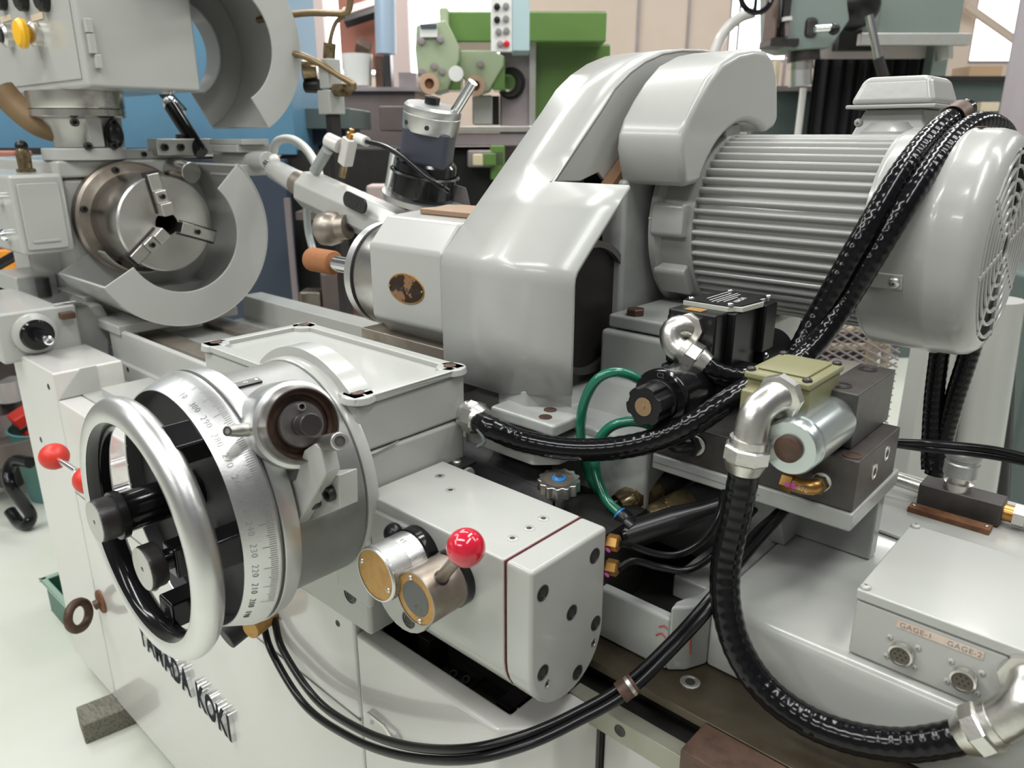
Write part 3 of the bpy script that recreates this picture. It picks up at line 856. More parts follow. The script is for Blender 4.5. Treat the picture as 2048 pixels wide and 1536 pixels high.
# ================================================================== SLIDE BLOCK with knobs (right of gear box)
sb = thing('dressing_feed_unit', 'light grey feed unit block with a dark red line and rounded end', 'feed unit', (-0.55, 0.57, 0.85))
def ublock(y0, y1, ztop, zc):
    r = (y1 - y0) / 2
    cy = (y0 + y1) / 2
    pts = [(y0, ztop), (y0, zc)]
    for i in range(1, 16):
        a = PI + PI * i / 16
        pts.append((cy + r * math.cos(a), zc + r * math.sin(a)))
    pts += [(y1, zc), (y1, ztop)]
    return pts
MB().px(ublock(0.502, 0.632, 1.035, 0.912), -0.6985, -0.4665).build('body', PAINT, sb, 0.003)
MB().px(ublock(0.5025, 0.6315, 1.0345, 0.912), -0.4665, -0.4655).build('joint_line', REDLINE, sb)
MB().px(ublock(0.502, 0.632, 1.035, 0.912), -0.4655, -0.429).build('end_cap', PAINT, sb, 0.005, 3)
for y, z in ((0.609, 1.008), (0.520, 1.004), (0.570, 0.955), (0.616, 0.917), (0.522, 0.905), (0.584, 0.868)):
    screw(sb, (-0.429, y, z), (1, 0, 0), 0.0072, 'recess', DARKSTEEL)
for y, z in ((0.613, 0.892), (0.529, 0.886)):
    screw(sb, (-0.429, y, z), (1, 0, 0), 0.004, 'recess', ZINC)
for x, y in ((-0.665, 0.596), (-0.625, 0.577), (-0.494, 0.598), (-0.491, 0.570), (-0.490, 0.541)):
    screw(sb, (x, y, 1.035), (0, 0, 1), 0.0052, 'recess', ALUCAST)
# lug with rounded end that carries the knobs
lug = [(-0.685, 1.02), (-0.685, 0.93)]
for i in range(0, 13):
    a = PI + PI * i / 12
    lug.append((-0.632 + 0.053 * math.cos(a), 0.925 + 0.053 * math.sin(a)))
lug += [(-0.579, 1.02)]
MB().py(lug, 0.497, 0.56).build('knob_lug', PAINT, sb, 0.003)
screw(sb, (-0.6195, 0.497, 0.893), (0, -1, 0), 0.0090, 'recess', DARKSTEEL)

# micrometer knob
mk = thing('micrometer_knob', 'silver knurled micrometer knob with brass end plate', 'knob', (-0.598, 0.50, 0.997))
KX, KZ = -0.597, 0.993
def kn(prof, x=KX, z=KZ):
    return MB().lathe([(r, -y) for r, y in prof], frame((x, 0, z), (0, -1, 0), (0, 0, 1)), 56)
kn([(0, 0.503), (0.033, 0.503), (0.033, 0.488), (0.0305, 0.486), (0, 0.486)]).build('base_ring', BLACKGLOSS, mk)
kn([(0.030, 0.487), (0.0315, 0.486), (0.0315, 0.464), (0.030, 0.4635)]).build('scale_sleeve', ALU, mk)
v = []
f = []
n = 96
rows = 12
for j in range(rows + 1):
    for i in range(n):
        a = 2 * PI * i / n
        rr = 0.0324 - (0.0011 if (i + j) % 2 else 0.0)
        v.append((rr * math.cos(a), rr * math.sin(a), -0.4635 + 0.024 * j / rows))
for j in range(rows):
    for i in range(n):
        f.append((j * n + i, j * n + (i + 1) % n, (j + 1) * n + (i + 1) % n, (j + 1) * n + i))
MB().add(v, f, frame((KX, 0, KZ), (0, -1, 0), (0, 0, 1))).build('knurled_grip', KNURL, mk, smooth=15)
kn([(0.0318, 0.440), (0.0322, 0.4375), (0.031, 0.4355), (0.0295, 0.4355)]).build('grip_lip', ALU, mk)
kn([(0.030, 0.437), (0.0295, 0.4362), (0, 0.4362)]).build('end_plate', BRASSPLATE, mk)
for a in (200, 20):
    t = R_(a)
    screw(mk, (KX + 0.0265 * math.cos(t) * 0.9, 0.4362, KZ - 0.0265 * math.sin(t)), (0, -1, 0), 0.0032, 'pan', ZINC)
t_ = MB()
for i in range(18):
    a = R_(-60 + i * 9)
    c_ = Vector((KX + 0.0316 * math.sin(a), 0.486, KZ + 0.0316 * math.cos(a)))
    e_ = c_ + Vector((0, -(0.010 if i % 5 == 0 else 0.006), 0))
    tg = Vector((math.cos(a), 0, -math.sin(a))) * 0.0002
    t_.add([c_ - tg, c_ + tg, e_ + tg, e_ - tg], [(0, 1, 2, 3)])
t_.build('tick_marks', INKSHADE, mk)
a = R_(12)
for nb, a in (('15', R_(14)), ('1', R_(58))):
    nrm = Vector((math.sin(a), 0, math.cos(a)))
    T = frame(Vector((KX, 0.4705, KZ)) + nrm * 0.03165, nrm, Vector((math.cos(a), 0, -math.sin(a))))
    text('number', nb, 0.008, T, GREYINK, mk, depth=0.0001)
MB().sphere((-0.632, 0.492, 1.008), 0.0125, 20).build('stop_pin', BLACK, mk)

# selector knob with red ball
sk = thing('selector_knob', 'dark steel selector drum with worn plate and bright red ball handle', 'knob', (-0.54, 0.50, 0.985))
SX, SZ = -0.541, 0.984
kn([(0, 0.503), (0.0325, 0.503), (0.0325, 0.492), (0.031, 0.491)], SX, SZ).build('base_ring', BLACKGLOSS, sk)
kn([(0.0285, 0.492), (0.0312, 0.491), (0.0314, 0.446), (0.0308, 0.444), (0.0292, 0.444)], SX, SZ).build('drum', OLDSTEEL, sk)
kn([(0.0294, 0.446), (0.0292, 0.4447), (0, 0.4447)], SX, SZ).build('end_plate', BRASSPLATE, sk)
kn([(0.0205, 0.4445), (0.020, 0.4441), (0, 0.4441)], SX, SZ).build('plate_centre', mat('worn_grey_print', (0.085, 0.09, 0.085), 0.5, var=0.9, vscale=30, dark=(0.42, 0.24, 0.08), lo=0.60, hi=0.62), sk)
for dx, dz in ((-0.006, 0.0235), (0.006, -0.0245)):
    screw(sk, (SX + dx, 0.4447, SZ + dz), (0, -1, 0), 0.0031, 'pan', ZINC)
bl = Vector((-0.4775, 0.4590, 1.0640))
ld = (bl - Vector((SX, 0.468, SZ))).normalized()
MB().cyl(Vector((SX, 0.468, SZ)) + ld * 0.024, bl, 0.0068, 20).build('lever', OLDSTEEL, sk)
MB().lathe([(0.0085, 0), (0.0085, 0.004), (0.0068, 0.005)], frame(Vector((SX, 0.468, SZ)) + ld * 0.0285, ld), 20).build('lever_socket', DARKSTEEL, sk)
MB().sphere(bl, 0.0196, 40).build('red_ball', RED, sk)

# ================================================================== SPINDLE HEAD
sh = thing('spindle_head', 'light grey grinding spindle head with oval maker plate and steel nose', 'spindle head', (-1.0, 0.87, 1.10))
AY, AZ_ = 0.87, 1.211
oct_ = [(0.76, 1.283), (0.80, 1.325), (0.94, 1.335), (0.985, 1.30), (0.985, 1.13), (0.80, 1.13), (0.76, 1.165)]
MB().px(oct_, -1.003, -0.829).build('housing', GUARD, sh, 0.006, 3)
MB().box((-1.05, 0.77, 1.07), (-0.80, 0.97, 1.135)).build('slide', OLDSTEEL, sh, 0.003)
MB().box((-1.14, 0.79, 0.958), (-0.64, 1.06, 1.072)).build('slide_base', GUARD, sh, 0.004)
MB().box((-0.96, 0.835, 1.328), (-0.84, 0.93, 1.337)).build('worn_patch', mat('bare_brown_casting', (0.30, 0.19, 0.12), 0.5), sh, 0.002)
def lx(prof, n=56, y=AY, z=AZ_):
    return MB().lathe([(r, x) for r, x in prof], frame((0, y, z), (1, 0, 0), (0, 1, 0)), n)
lx([(0, -1.075), (0.091, -1.075), (0.094, -1.068), (0.094, -1.0), (0, -1.0)]).build('bearing_barrel', STEEL, sh)
lx([(0, -1.083), (0.088, -1.083), (0.088, -1.073), (0, -1.073)]).build('seal_groove', DARK, sh)
lx([(0, -1.107), (0.086, -1.107), (0.092, -1.101), (0.092, -1.084), (0, -1.084)]).build('nose_cap', ALU, sh)
lx([(0, -1.268), (0.0155, -1.268), (0.0155, -1.10), (0, -1.10)], 20).build('quill', CHROME, sh)
lx([(0, -1.335), (0.0235, -1.335), (0.024, -1.331), (0.024, -1.264), (0.022, -1.260), (0, -1.260)], 32).build('grinding_stone', WHEELSTONE, sh)
op = Matrix(((1, 0, 0, -0.912), (0, 0, -1, 0.7605), (0, 1, 0, 1.2215), (0, 0, 0, 1)))
MB().prism([(0.0425 * math.cos(2 * PI * i / 40), 0.024 * math.sin(2 * PI * i / 40)) for i in range(40)], 0, 0.0018, op).build('plate_border', BRASS, sh, 0.0006)
MB().prism([(0.040 * math.cos(2 * PI * i / 40), 0.0215 * math.sin(2 * PI * i / 40)) for i in range(40)], 0.0018, 0.0024, op).build('maker_plate', NAMEPLATE, sh)
text('plate_text', 'YAMADA  KOKI', 0.0115, op @ Matrix.Translation((0, -0.002, 0.0025)), INKSHADE, sh, depth=0.0002)
for u in (-0.0385, 0.0385):
    screw(sh, op @ Vector((u, 0, 0.0024)), (0, -1, 0), 0.0022, 'pan', BRASS)

# ================================================================== BELT GUARD (hood)
hd = thing('belt_guard', 'smooth light grey sheet belt guard folding up and back over the drive', 'belt guard', (-0.70, 0.80, 1.10))
def hood_profile(y0, zfold, zb, pts, th=0.006):
    outer = [(y0, zb), (y0, zfold - 0.012), (y0 + 0.003, zfold - 0.004), (y0 + 0.009, zfold + 0.004)] + pts
    inner = []
    n = len(outer)
    for i, (y, z) in enumerate(outer):
        a = outer[max(0, i - 1)]
        b = outer[min(n - 1, i + 1)]
        dy, dz = b[0] - a[0], b[1] - a[1]
        L = math.hypot(dy, dz)
        inner.append((y + dz / L * th, z - dy / L * th))
    return outer + inner[::-1]
slope = [(0.80, 1.319), (0.86, 1.373), (0.93, 1.438), (0.985, 1.488), (1.020, 1.517), (1.058, 1.541), (1.10, 1.560), (1.15, 1.575), (1.21, 1.584), (1.28, 1.588), (1.36, 1.586), (1.42, 1.576), (1.46, 1.556), (1.475, 1.52)]
prof_ = [(0.76, 1.095), (0.76, 1.18), (0.76, 1.262), (0.76, 1.268), (0.7615, 1.277), (0.766, 1.285), (0.771, 1.2897), (0.80, 1.3165), (0.84, 1.3525), (0.876, 1.385), (0.93, 1.434), (0.985, 1.483)] + slope[4:]
vs = []
fs = []
xs = (-0.828, -0.7135, -0.583)
for (y, z) in prof_:
    for i, x in enumerate(xs):
        vs.append((x, y, (1.121 if (z < 1.1 and i == 2) else z)))
for k in range(len(prof_) - 1):
    fs.append((3 * k, 3 * k + 1, 3 * k + 4, 3 * k + 3))
    if k < 9:
        fs.append((3 * k + 1, 3 * k + 2, 3 * k + 5, 3 * k + 4))
hs_ = MB().add(vs, fs).build('cover_sheet', GUARD, hd, smooth=60)
md = hs_.modifiers.new('sheet', 'SOLIDIFY')
md.thickness = 0.005
md.offset = 0.0
# side walls of the tall cover: right hand wall seen above the step, left hand wall
side = [(0.872, 1.386), (0.93, 1.436), (0.985, 1.486), (1.020, 1.515), (1.058, 1.539), (1.10, 1.558), (1.15, 1.573), (1.21, 1.582), (1.28, 1.586), (1.36, 1.584), (1.42, 1.574), (1.46, 1.554), (1.475, 1.52), (1.475, 1.30), (1.10, 1.30), (0.985, 1.395), (0.94, 1.384)]
MB().px(side, -0.720, -0.714).build('right_wall', GUARD, hd, 0.002)
MB().px([(0.762, 1.10), (0.762, 1.28)] + [(y + 0.003, z - 0.004) for y, z in slope] + [(1.475, 1.15), (1.0, 1.10)], -0.826, -0.820).build('left_wall', GUARD, hd, 0.001)
# bracket casting under the guard, foot with bolts
bk = thing('guard_bracket', 'grey cast bracket foot bolted under the belt guard', 'bracket', (-0.64, 0.76, 1.04))
MB().pz([(-0.725, 0.768), (-0.70, 0.762), (-0.66, 0.756), (-0.645, 0.77), (-0.61, 0.80), (-0.725, 0.83)], 1.058, 1.112).build('web', CAST, bk, 0.005, 3)
MB().box((-0.70, 0.725, 1.070), (-0.583, 0.80, 1.088)).build('foot', CAST, bk, 0.005, 3)
for x, y in ((-0.612, 0.742), (-0.625, 0.768)):
    screw(bk, (x, y, 1.088), (0, 0, 1), 0.009, 'flush', RUSTDARK)
screw(bk, (-0.662, 0.775, 1.118), (0.2, -0.6, -0.2), 0.011, 'socket')
MB().box((-0.70, 0.792, 0.94), (-0.48, 1.05, 1.069)).build('pedestal', CAST, bk, 0.006)

# spindle pulley and belts in the gap
bp_ = thing('drive_pulley', 'dark spindle pulley and brown belt between guard and motor', 'pulley', (-0.66, 0.90, 1.10))
lx([(0, -0.755), (0.105, -0.755), (0.108, -0.75), (0.108, -0.735), (0.095, -0.725), (0.108, -0.715), (0.108, -0.70), (0.098, -0.692), (0, -0.692)], 48, 0.935, 1.195).build('pulley', DARKSTEEL, bp_)
lx([(0.094, -0.690), (0.104, -0.690), (0.104, -0.680), (0.094, -0.680), (0.094, -0.690)], 56, 0.935, 1.195).build('rim_ring', DARKTURNED, bp_)
MB().px([(0.85, 1.27), (0.865, 1.26), (1.12, 1.46), (1.105, 1.472)], -0.712, -0.690).build('belt', mat('brown_belt', (0.18, 0.095, 0.045), 0.7, var=0.4, vscale=30), bp_, 0.002)
MB().box((-0.775, 1.03, 1.00), (-0.722, 1.06, 1.40)).build('dark_backplate', BLACKMATT, bp_)

# ================================================================== PULLEY COVER over the motor shaft
pcv = thing('pulley_cover', 'glossy grey cast pulley cover curving over the motor end', 'pulley cover', (-0.63, 1.15, 1.38))
MY, MZ = 1.2, 1.312
arc_in = [(MY + 0.158 * math.cos(R_(a)), MZ + 0.158 * math.sin(R_(a))) for a in range(154, 56, -7)]
arc_in = [(1.020, 1.377)] + arc_in + [(1.300, 1.462), (1.312, 1.474)]
outl = [(1.308, 1.49), (1.300, 1.52), (1.290, 1.545), (1.272, 1.566), (1.245, 1.577), (1.20, 1.577), (1.15, 1.569), (1.10, 1.552), (1.065, 1.528), (1.035, 1.500), (1.012, 1.474), (1.000, 1.452), (0.998, 1.43), (1.012, 1.385)]
MB().px(arc_in + outl, -0.694, -0.580).build('shell', GUARD, pcv, 0.010, 4, smooth=60)

# ================================================================== MOTOR
mo = thing('electric_motor', 'grey finned electric motor with slotted fan cover', 'motor', (-0.42, 1.2, 1.15))
MT = frame((0, MY, MZ), (1, 0, 0), (0, 1, 0))
MB().lathe([(0, -0.60), (0.128, -0.60), (0.128, -0.325), (0, -0.325)], MT, 64).build('stator_body', MOTOR, mo)
# cooling fins, one part each
fin = None
for i in range(52):
    a = 2 * PI * i / 52 + 0.03
    if abs((math.degrees(a) % 360) - 90) < 16 and False:
        continue
    T = MT @ Matrix.Rotation(a, 4, 'Z')
    if fin is None:
        fb = MB().prism([(0.126, -0.0044), (0.1375, -0.0030), (0.1387, -0.0012), (0.1387, 0.0012), (0.1375, 0.0030), (0.126, 0.0044)], -0.590, -0.322)
        fin = fb.mesh('fin', MOTOR, smooth=60)
    o = bpy.data.objects.new('fin', fin)
    col.objects.link(o)
    o.parent = mo
    o.matrix_parent_inverse = mo.matrix_basis.inverted()
    o.matrix_basis = T
# drive end shield with lugs
MB().lathe([(0, -0.672), (0.11, -0.672), (0.140, -0.667), (0.151, -0.660), (0.151, -0.650), (0.140, -0.643), (0.1395, -0.590), (0, -0.590)], MT, 64).build('end_shield', MOTOR, mo, smooth=30)
for a in (175, 215, 135, 95, 260):
    T = MT @ Matrix.Rotation(R_(a), 4, 'Z')
    MB().prism(rrect(0.118, -0.026, 0.155, 0.026, 0.008), -0.655, -0.598, T).build('shield_lug', MOTOR, mo, 0.004)
    screw(mo, T @ Vector((0.143, 0.0, -0.655)), (-1, 0, 0), 0.009, 'hex', MOTOR)
MB().lathe([(0, -0.72), (0.075, -0.72), (0.075, -0.665), (0, -0.665)], MT, 40).build('bearing_boss', BLACKMATT, mo)
# fan cover
FZ = Matrix.Translation((0, 0, -0.0045))
MB().lathe([(0.1385, -0.335), (0.1500, -0.335), (0.1520, -0.331), (0.1525, -0.262), (0.1540, -0.258), (0.1540, -0.252), (0.1520, -0.248), (0.1515, -0.226), (0.1480, -0.213), (0.140, -0.203), (0.128, -0.1985), (0.1275, -0.203), (0.145, -0.22), (0.148, -0.34)], FZ @ MT, 88).build('fan_cover', MOTOR, mo, smooth=40)
# slotted grille: concentric rings and spokes
gt = FZ @ MT
for r in (0.122, 0.1045, 0.087, 0.0695, 0.052, 0.0345, 0.020):
    MB().torus(gt @ Matrix.Translation((0, 0, -0.1995)), r, 0.0027, 64, 8).build('grille_ring', MOTOR, mo)
for a in range(0, 360, 45):
    T = gt @ Matrix.Rotation(R_(a + 12), 4, 'Z')
    MB().box((0.018, -0.0032, -0.2020), (0.129, 0.0032, -0.1970), T).build('grille_spoke', MOTOR, mo, 0.001)
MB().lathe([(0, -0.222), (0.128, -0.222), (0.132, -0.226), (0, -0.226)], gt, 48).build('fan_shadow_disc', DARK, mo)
# screw tab of the fan cover and hose clip on top
ft = frame((-0.315, 1.055, 1.265), (0.0, -0.93, -0.36), (1, 0, 0))
MB().box((-0.035, -0.010, -0.004), (0.022, 0.010, 0.0025), FZ @ MT @ Matrix.Rotation(R_(194), 4, 'Z') @ Matrix.Translation((0.1535, 0, -0.300)) @ Matrix(((0, 0, 1, 0), (0, 1, 0, 0), (1, 0, 0, 0), (0, 0, 0, 1)))).build('cover_tab', MOTOR, mo, 0.001)
screw(mo, FZ @ MT @ Matrix.Rotation(R_(194), 4, 'Z') @ Vector((0.156, 0.0, -0.287)), (0.0, -0.97, -0.24), 0.0075, 'pan', ZINC)
# terminal box
tbx = thing('terminal_box', 'glossy grey motor terminal box with domed lid', 'terminal box', (-0.40, 1.28, 1.45))
def taper(lo, hi, z0, z1, inset):
    x0, y0 = lo
    x1, y1 = hi
    i = inset
    return MB().add([(x0, y0, z0), (x1, y0, z0), (x1, y1, z0), (x0, y1, z0), (x0 + i, y0 + i, z1), (x1 - i, y0 + i, z1), (x1 - i, y1 - i, z1), (x0 + i, y1 - i, z1)],
                    [(3, 2, 1, 0), (4, 5, 6, 7), (0, 1, 5, 4), (1, 2, 6, 5), (2, 3, 7, 6), (3, 0, 4, 7)])
taper((-0.445, 1.245), (-0.325, 1.385), 1.492, 1.532, 0.014).build('lid', MOTOR, tbx, 0.010, 4)
MB().box((-0.4475, 1.2425, 1.487), (-0.3225, 1.3875, 1.4925)).build('lid_flange', MOTOR, tbx, 0.002)
taper((-0.425, 1.265), (-0.345, 1.365), 1.487, 1.440, -0.016).build('box_body', MOTOR, tbx, 0.004)
MB().lathe([(0, 1.425), (0.05, 1.425), (0.045, 1.455), (0.03, 1.468), (0, 1.47)], Matrix.Translation((-0.385, 1.275, 0)), 32).build('neck', MOTOR, tbx)
screw(tbx, (-0.43, 1.257, 1.468), (0, -1, -0.3), 0.006, 'pan', MOTOR)

# motor pedestal / wheelhead base
wh = thing('wheelhead_base', 'grey cast wheelhead base under the motor with brown hex bolts', 'machine base', (-0.5, 1.15, 0.93))
MB().box((-0.665, 0.955, 1.166), (-0.505, 1.28, 1.187)).build('motor_plate', CAST, wh, 0.005, 3)
MB().box((-0.672, 0.945, 0.93), (-0.495, 1.30, 1.164)).build('pedestal', CAST, wh, 0.008, 3)
MB().box((-0.722, 1.005, 1.10), (-0.676, 1.16, 1.385)).build('motor_bracket', CAST, wh, 0.008, 3)
MB().px([(0.84, 0.935), (0.947, 0.935), (0.947, 1.10), (0.90, 1.105), (0.845, 1.06)], -0.64, -0.54).build('front_rib', CAST, wh, 0.010, 3)
MB().box((-0.60, 0.90, 0.86), (-0.345, 0.96, 0.965)).build('front_step', CAST, wh, 0.010, 3)
for x, y in ((-0.628, 0.975), (-0.555, 0.972)):
    screw(wh, (x, y, 1.187), (0, 0, 1), 0.0145, 'hex', RUSTDARK)
MB().tube(catmull([(-0.70, 1.02, 1.10), (-0.66, 1.0, 1.115), (-0.62, 0.985, 1.13)], 0.01), 0.004, 8).build('white_lead', WHITEPLASTIC, wh)

# ================================================================== TABLE PLATE, RAILS, HOUSINGS
tp = thing('table_plate', 'oily brown steel table plate with a socket screw', 'table plate', (-0.25, 0.75, 0.80))
MB().box((-0.62, 0.643, 0.828), (0.40, 0.96, 0.840)).build('plate', TABLE, tp, 0.001)
screw(tp, (-0.341, 0.687, 0.840), (0, 0, 1), 0.0095, 'recess', ZINC)
MB().box((-0.62, 0.663, 0.798), (0.40, 0.96, 0.828)).build('gap_bar', DARK, tp)
rl = thing('guide_rail', 'narrow light steel guide rail below the brown table plate', 'guide rail', (-0.2, 0.63, 0.78))
MB().box((-0.62, 0.612, 0.776), (0.40, 0.6335, 0.8065)).build('rail', mat('greenish_ground_steel', (0.33, 0.33, 0.27), 0.45, 0.5, var=0.3, vscale=15), rl, 0.0008)
MB().box((-0.62, 0.6336, 0.776), (0.40, 0.6625, 0.8035)).build('dark_rail_strip', DARK, rl)  # dark strip along the rear of the rail top
screw(rl, (-0.386, 0.612, 0.793), (0, -1, 0), 0.006, 'recess', DARKSTEEL)
lc = thing('lower_cabinet', 'pale lower cabinet panel under the guide rail', 'cabinet', (-0.1, 0.8, 0.06))
MB().box((-0.425, 0.638, 0.06), (0.40, 1.0, 0.779)).build('panel', COVER, lc, 0.003)
MB().box((-0.4285, 0.634, 0.06), (-0.4255, 0.70, 0.778)).build('dark_joint', DARK, lc)
MB().box((-0.46, 0.640, 0.06), (-0.4285, 0.70, 0.79)).build('post', COVER, lc, 0.002)
bb = thing('stop_block', 'rust brown stop block clamped on the guide rail', 'stop block', (-0.24, 0.61, 0.80))
MB().box((-0.297, 0.590, 0.760), (-0.205, 0.6415, 0.8395)).build('block', RUSTDARK, bb, 0.001)
screw(bb, (-0.250, 0.590, 0.790), (0, -1, 0), 0.017, 'hex', DARKSTEEL)

h1 = thing('trough_housing', 'light grey open topped casting with dark pit beside the feed unit', 'housing', (-0.41, 0.78, 0.84))
tw = MB()
tw.box((-0.53, 0.684, 0.8405), (-0.372, 0.700, 0.913)).build('front_wall', CAST, h1, 0.005, 3)
MB().pz([(-0.372, 0.684), (-0.355, 0.700), (-0.343, 0.726), (-0.343, 1.02), (-0.362, 1.02), (-0.362, 0.735), (-0.374, 0.7)], 0.8405, 0.930).build('side_wall', CAST, h1, 0.004, 3)
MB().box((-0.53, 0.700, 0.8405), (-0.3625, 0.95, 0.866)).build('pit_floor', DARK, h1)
MB().box((-0.43, 0.79, 0.866), (-0.3625, 0.95, 0.90)).build('pit_shelf', CAST, h1, 0.004)
for pts in (((-0.358, 0.6995, 0.915), (-0.352, 0.7025, 0.90), (-0.353, 0.7015, 0.885), (-0.352, 0.703, 0.865)), ((-0.385, 0.6835, 0.897), (-0.378, 0.6835, 0.902), (-0.374, 0.6835, 0.899)), ((-0.388, 0.6835, 0.884), (-0.381, 0.6835, 0.890), (-0.375, 0.6835, 0.886))):
    MB().tube(catmull(pts, 0.003), 0.0009, 6).build('red_mark', REDMARK, h1)

h2 = thing('slide_housing', 'broad light grey slide housing under the gage box', 'housing', (0.0, 0.9, 0.84))
MB().px([(0.727, 0.8405), (0.727, 0.915), (0.731, 0.925), (0.741, 0.931), (1.10, 0.931), (1.26, 0.931), (1.26, 0.8405)], -0.3425, 0.30).build('case', PAINT, h2, 0.004, 3, smooth=50)
MB().pz([(-0.30, 1.03), (-0.05, 1.00), (0.30, 1.00), (0.30, 1.24), (-0.31, 1.24)], 0.9315, 0.937).build('top_pad', PAINT, h2, 0.003)
MB().box((-0.238, 1.105, 0.937), (-0.135, 1.125, 0.945)).build('tag_plate', RUST, h2, 0.001)
for x in (-0.232, -0.141):
    screw(h2, (x, 1.115, 0.945), (0, 0, 1), 0.003, 'pan', ZINC)

# gage connector box
gx = thing('gage_box', 'light grey connector box labelled GAGE-1 and GAGE-2', 'connector box', (0.0, 0.83, 0.932))
MB().box((-0.1905, 0.737, 0.932), (0.17, 0.920, 0.996)).build('box', PAINT, gx, 0.003, 3)
MB().box((-0.1915, 0.7355, 0.9975), (0.171, 0.9215, 1.009)).build('lid', PAINT, gx, 0.002, 3)
for x, y in ((-0.185, 0.743), (-0.185, 0.915)):
    screw(gx, (x, y, 1.009), (0, 0, 1), 0.0055, 'pan', PAINT)
lt = Matrix(((1, 0, 0, 0), (0, 0, -1, 0.737), (0, 1, 0, 0), (0, 0, 0, 1)))
MB().box((-0.1495, 0.9835, 0), (-0.0735, 0.9915, 0.001), lt).build('label_strip', mat('pink_ivory_label', (0.66, 0.55, 0.47), 0.5, var=0.6, vscale=70, dark=(0.55, 0.3, 0.22)), gx)
for s_, u in (('GAGE-1', -0.132), ('GAGE-2', -0.0895)):
    text('label_text', s_, 0.0080, lt @ Matrix.Translation((u, 0.9873, 0.0011)), GREYINK, gx, depth=0.0001, spacing=1.1)
for u in (-0.140, -0.0845):
    c = (u, 0.737, 0.958)
    MB().lathe([(0.0095, 0), (0.0115, 0.001), (0.0115, 0.003), (0.0105, 0.0035), (0.0115, 0.004), (0.0115, 0.006), (0.0105, 0.0065), (0.0115, 0.007), (0.0115, 0.009), (0.0095, 0.0095), (0.009, 0.008)], frame(c, (0, -1, 0)), 32).build('socket_ring', ZINC, gx)
    so = MB().lathe([(0.0093, 0.007), (0.0092, 0.0078), (0, 0.0078)], frame(c, (0, -1, 0)), 24).build('socket_insert', mat('grey_brown_bakelite', (0.10, 0.085, 0.065), 0.5), gx)
    ph = MB()
    for (q, w_) in [(0, 0)] + [(0.005 * math.cos(R_(k * 60)), 0.005 * math.sin(R_(k * 60))) for k in range(6)]:
        ph.lathe([(0, 0.0081), (0.0011, 0.0081), (0.0011, 0.0075)], frame((c[0] + q, c[1], c[2] + w_), (0, -1, 0)), 8)
    ph.build('pin_holes', INKSHADE, so)
    for dx, dz in ((-0.0135, 0.011), (0.0125, 0.0115), (-0.0135, -0.0115), (0.0125, -0.0115)):
        screw(gx, (u + dx, 0.737, 0.958 + dz), (0, -1, 0), 0.0032, 'pan', PAINT)

# ================================================================== VALVE STACK
vb = thing('valve_bracket', 'grey bracket plate carrying the two solenoid valves', 'bracket', (-0.35, 0.87, 1.03))
MB().box((-0.479, 0.800, 1.034), (-0.224, 0.965, 1.056)).build('plate', CAST, vb, 0.003)
MB().box((-0.4785, 0.7993, 1.0445), (-0.330, 0.8003, 1.0453)).build('bracket_seam', GREYINK, vb)
MB().px([(0.90, 0.933), (0.962, 0.933), (0.962, 1.034), (0.85, 1.034)], -0.40, -0.33).build('gusset', CAST, vb, 0.003)
MB().box((-0.345, 0.94, 0.932), (-0.235, 0.965, 1.034)).build('leg', CAST, vb, 0.003)

v1 = thing('solenoid_valve', 'black solenoid valve with printed top plate and ribbed knob', 'valve', (-0.43, 0.88, 1.056))
MB().box((-0.476, 0.802, 1.0565), (-0.352, 0.955, 1.104)).build('manifold', PHOS, v1, 0.002)
MB().box((-0.5110, 0.862, 1.1045), (-0.4130, 0.950, 1.158)).build('body', BLACK, v1, 0.003)
# solenoid tube with ribbed knob
S1 = frame((-0.4640, 0.880, 1.137), (0, -1, 0), (1, 0, 0))
MB().lathe([(0, 0), (0.0365, 0), (0.0365, 0.086), (0.0385, 0.0865), (0.0385, 0.092), (0.036, 0.096), (0.020, 0.096), (0, 0.096)], S1, 48).build('coil_tube', BLACKGLOSS, v1)
kp = []
for i in range(48):
    a = 2 * PI * i / 48
    k = i % 8
    kp.append(((0.0255 if k < 5 else 0.0225) * math.cos(a), (0.0255 if k < 5 else 0.0225) * math.sin(a)))
MB().lathe([(0.0275, 0.094), (0.0265, 0.101), (0.022, 0.102)], S1, 40).prism(kp, 0.099, 0.131, S1).build('ribbed_knob', BLACK, v1, 0.0008)
MB().lathe([(0, 0.1315), (0.0118, 0.1315), (0.0115, 0.1325), (0.003, 0.1325), (0.0028, 0.1335), (0, 0.1335)], S1, 28).build('brass_cap', mat('copper_cap', (0.42, 0.28, 0.17), 0.4, 0.8), v1)
text('coil_mark', 'C2', 0.009, S1 @ Matrix.Translation((0.0, 0.0315, 0.0963)), mat('faint_grey_print', (0.10, 0.10, 0.105), 0.5), v1, depth=0.0001)
